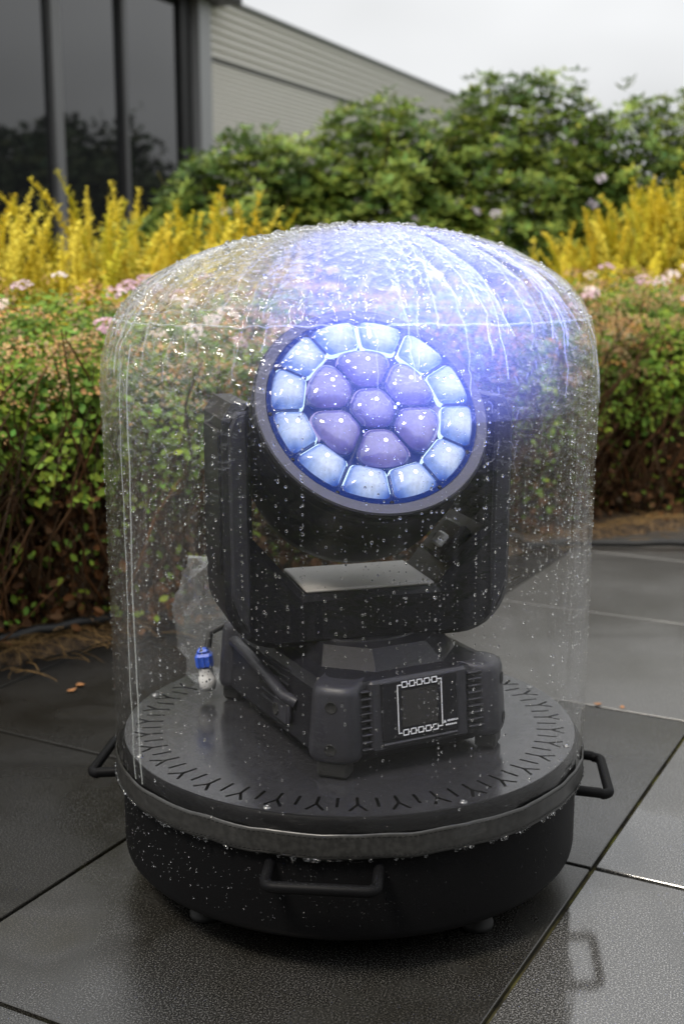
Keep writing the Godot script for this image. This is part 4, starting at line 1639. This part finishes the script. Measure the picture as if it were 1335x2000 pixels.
	for y in [0.2025, 0.1785]:
		s = Sh.new()
		for i in 330:
			var a := TAU * i / 330.0
			var wv := 0.0018 * noise.get_noise_2d(cos(a) * 4, sin(a) * 4)
			var wy := 0.0022 * noise.get_noise_2d(cos(a) * 3 + 8, sin(a) * 3)
			var e := a + 0.012
			s.tube([Vector3(cos(a), 0, sin(a)) * (0.3485 + wv) + Vector3.UP * (y + wy), Vector3(cos(e), 0, sin(e)) * (0.3485 + wv) + Vector3.UP * (y + wy)], 0.0005, 3)
		tag(put("stitching", s.mesh(), M.inside, hem), "", "", "", "stuff")


func rain() -> void:
	var b := SphereMesh.new()
	b.radius = 1.0
	b.height = 2.0
	b.radial_segments = 14
	b.rings = 8
	var where := []
	var add := func(a: float, j: float, r: float, flat: float, tall: float) -> void:
		var p := film_at(a, j)
		var s2 := film_side(mini(int(j), ROWS))
		var n := Vector3(cos(a) * s2.x, s2.y, sin(a) * s2.x)
		var t := Vector3(-sin(a), 0, cos(a))
		var u := n.cross(t) * -1.0
		where.append(Transform3D(Basis(t * r, u * r * tall, n * r * flat), p + n * r * flat * 0.55))
	# drops that ran down in files
	for k in 430:
		var a := rng.randf() * TAU
		var y := rng.randf_range(0.55, 0.84)
		var stop := rng.randf_range(0.18, 0.5)
		while y > stop:
			var r := 0.0004 + 0.0014 * pow(rng.randf(), 4.5)
			add.call(a + rng.randfn(0, 0.0014), row_of(y), r, 0.65, rng.randf_range(1.0, 1.4))
			y -= rng.randf_range(0.003, 0.026)
	# strays
	for k in 900:
		var y := lerpf(0.19, 0.86, pow(rng.randf(), 0.9))
		add.call(rng.randf() * TAU, row_of(y), 0.0004 + 0.0018 * pow(rng.randf(), 6.0), 0.65, rng.randf_range(1.0, 1.3))
	# beads on the dome
	for k in 2300:
		var j := lerpf(row_of(0.80), ROWS - 2.0, sqrt(rng.randf()))
		if rng.randf() > prof[int(j)].x / 0.34 + 0.1:
			continue
		add.call(rng.randf() * TAU, j, 0.0007 + 0.0028 * pow(rng.randf(), 4.0), 0.8, rng.randf_range(0.9, 1.15))
	for k in 150:
		add.call(rng.randf() * TAU, lerpf(row_of(0.925), ROWS - 4.0, rng.randf()), rng.randf_range(0.002, 0.0045), 0.7, rng.randf_range(0.85, 1.1))
	tag(many("raindrops_on_cover", b, M.drop, where, []), "countless clear raindrops beading on the plastic cover", "raindrops", "", "stuff")
	# beads under the hem
	where = []
	for k in 210:
		var a := rng.randf() * TAU
		var r := rng.randf_range(0.0012, 0.0030)
		where.append(Transform3D(Basis.from_scale(Vector3(r, r * 1.15, r)), Vector3(cos(a) * 0.3478, 0.1735 - r * 0.5 + 0.0022 * noise.get_noise_2d(cos(a) * 3 + 8, sin(a) * 3), sin(a) * 0.3478)))
	tag(many("raindrops_under_hem", b, M.drop, where, []), "row of raindrops hanging from the lower hem of the cover", "raindrops", "", "stuff")
	# on the drum and the handles
	where = []
	for k in 1500:
		var a := rng.randf() * TAU
		var y := rng.randf_range(0.075, 0.172)
		var r := 0.0004 + 0.0011 * pow(rng.randf(), 4.0)
		var rad := 0.3383 if y > 0.092 else 0.3383
		where.append(Transform3D(Basis(Vector3.UP, -a + PI / 2) * Basis.from_scale(Vector3(r, r, r * 0.6)), Vector3(cos(a) * rad, y, sin(a) * rad)))
	for k in 90:
		var a := rng.randf() * TAU
		var r := rng.randf_range(0.0012, 0.0024)
		where.append(Transform3D(Basis.from_scale(Vector3.ONE * r), Vector3(cos(a) * 0.324, 0.0532, sin(a) * 0.324)))
	tag(many("raindrops_on_drum", b, M.drop, where, []), "small raindrops speckling the side of the black drum", "raindrops", "", "stuff")
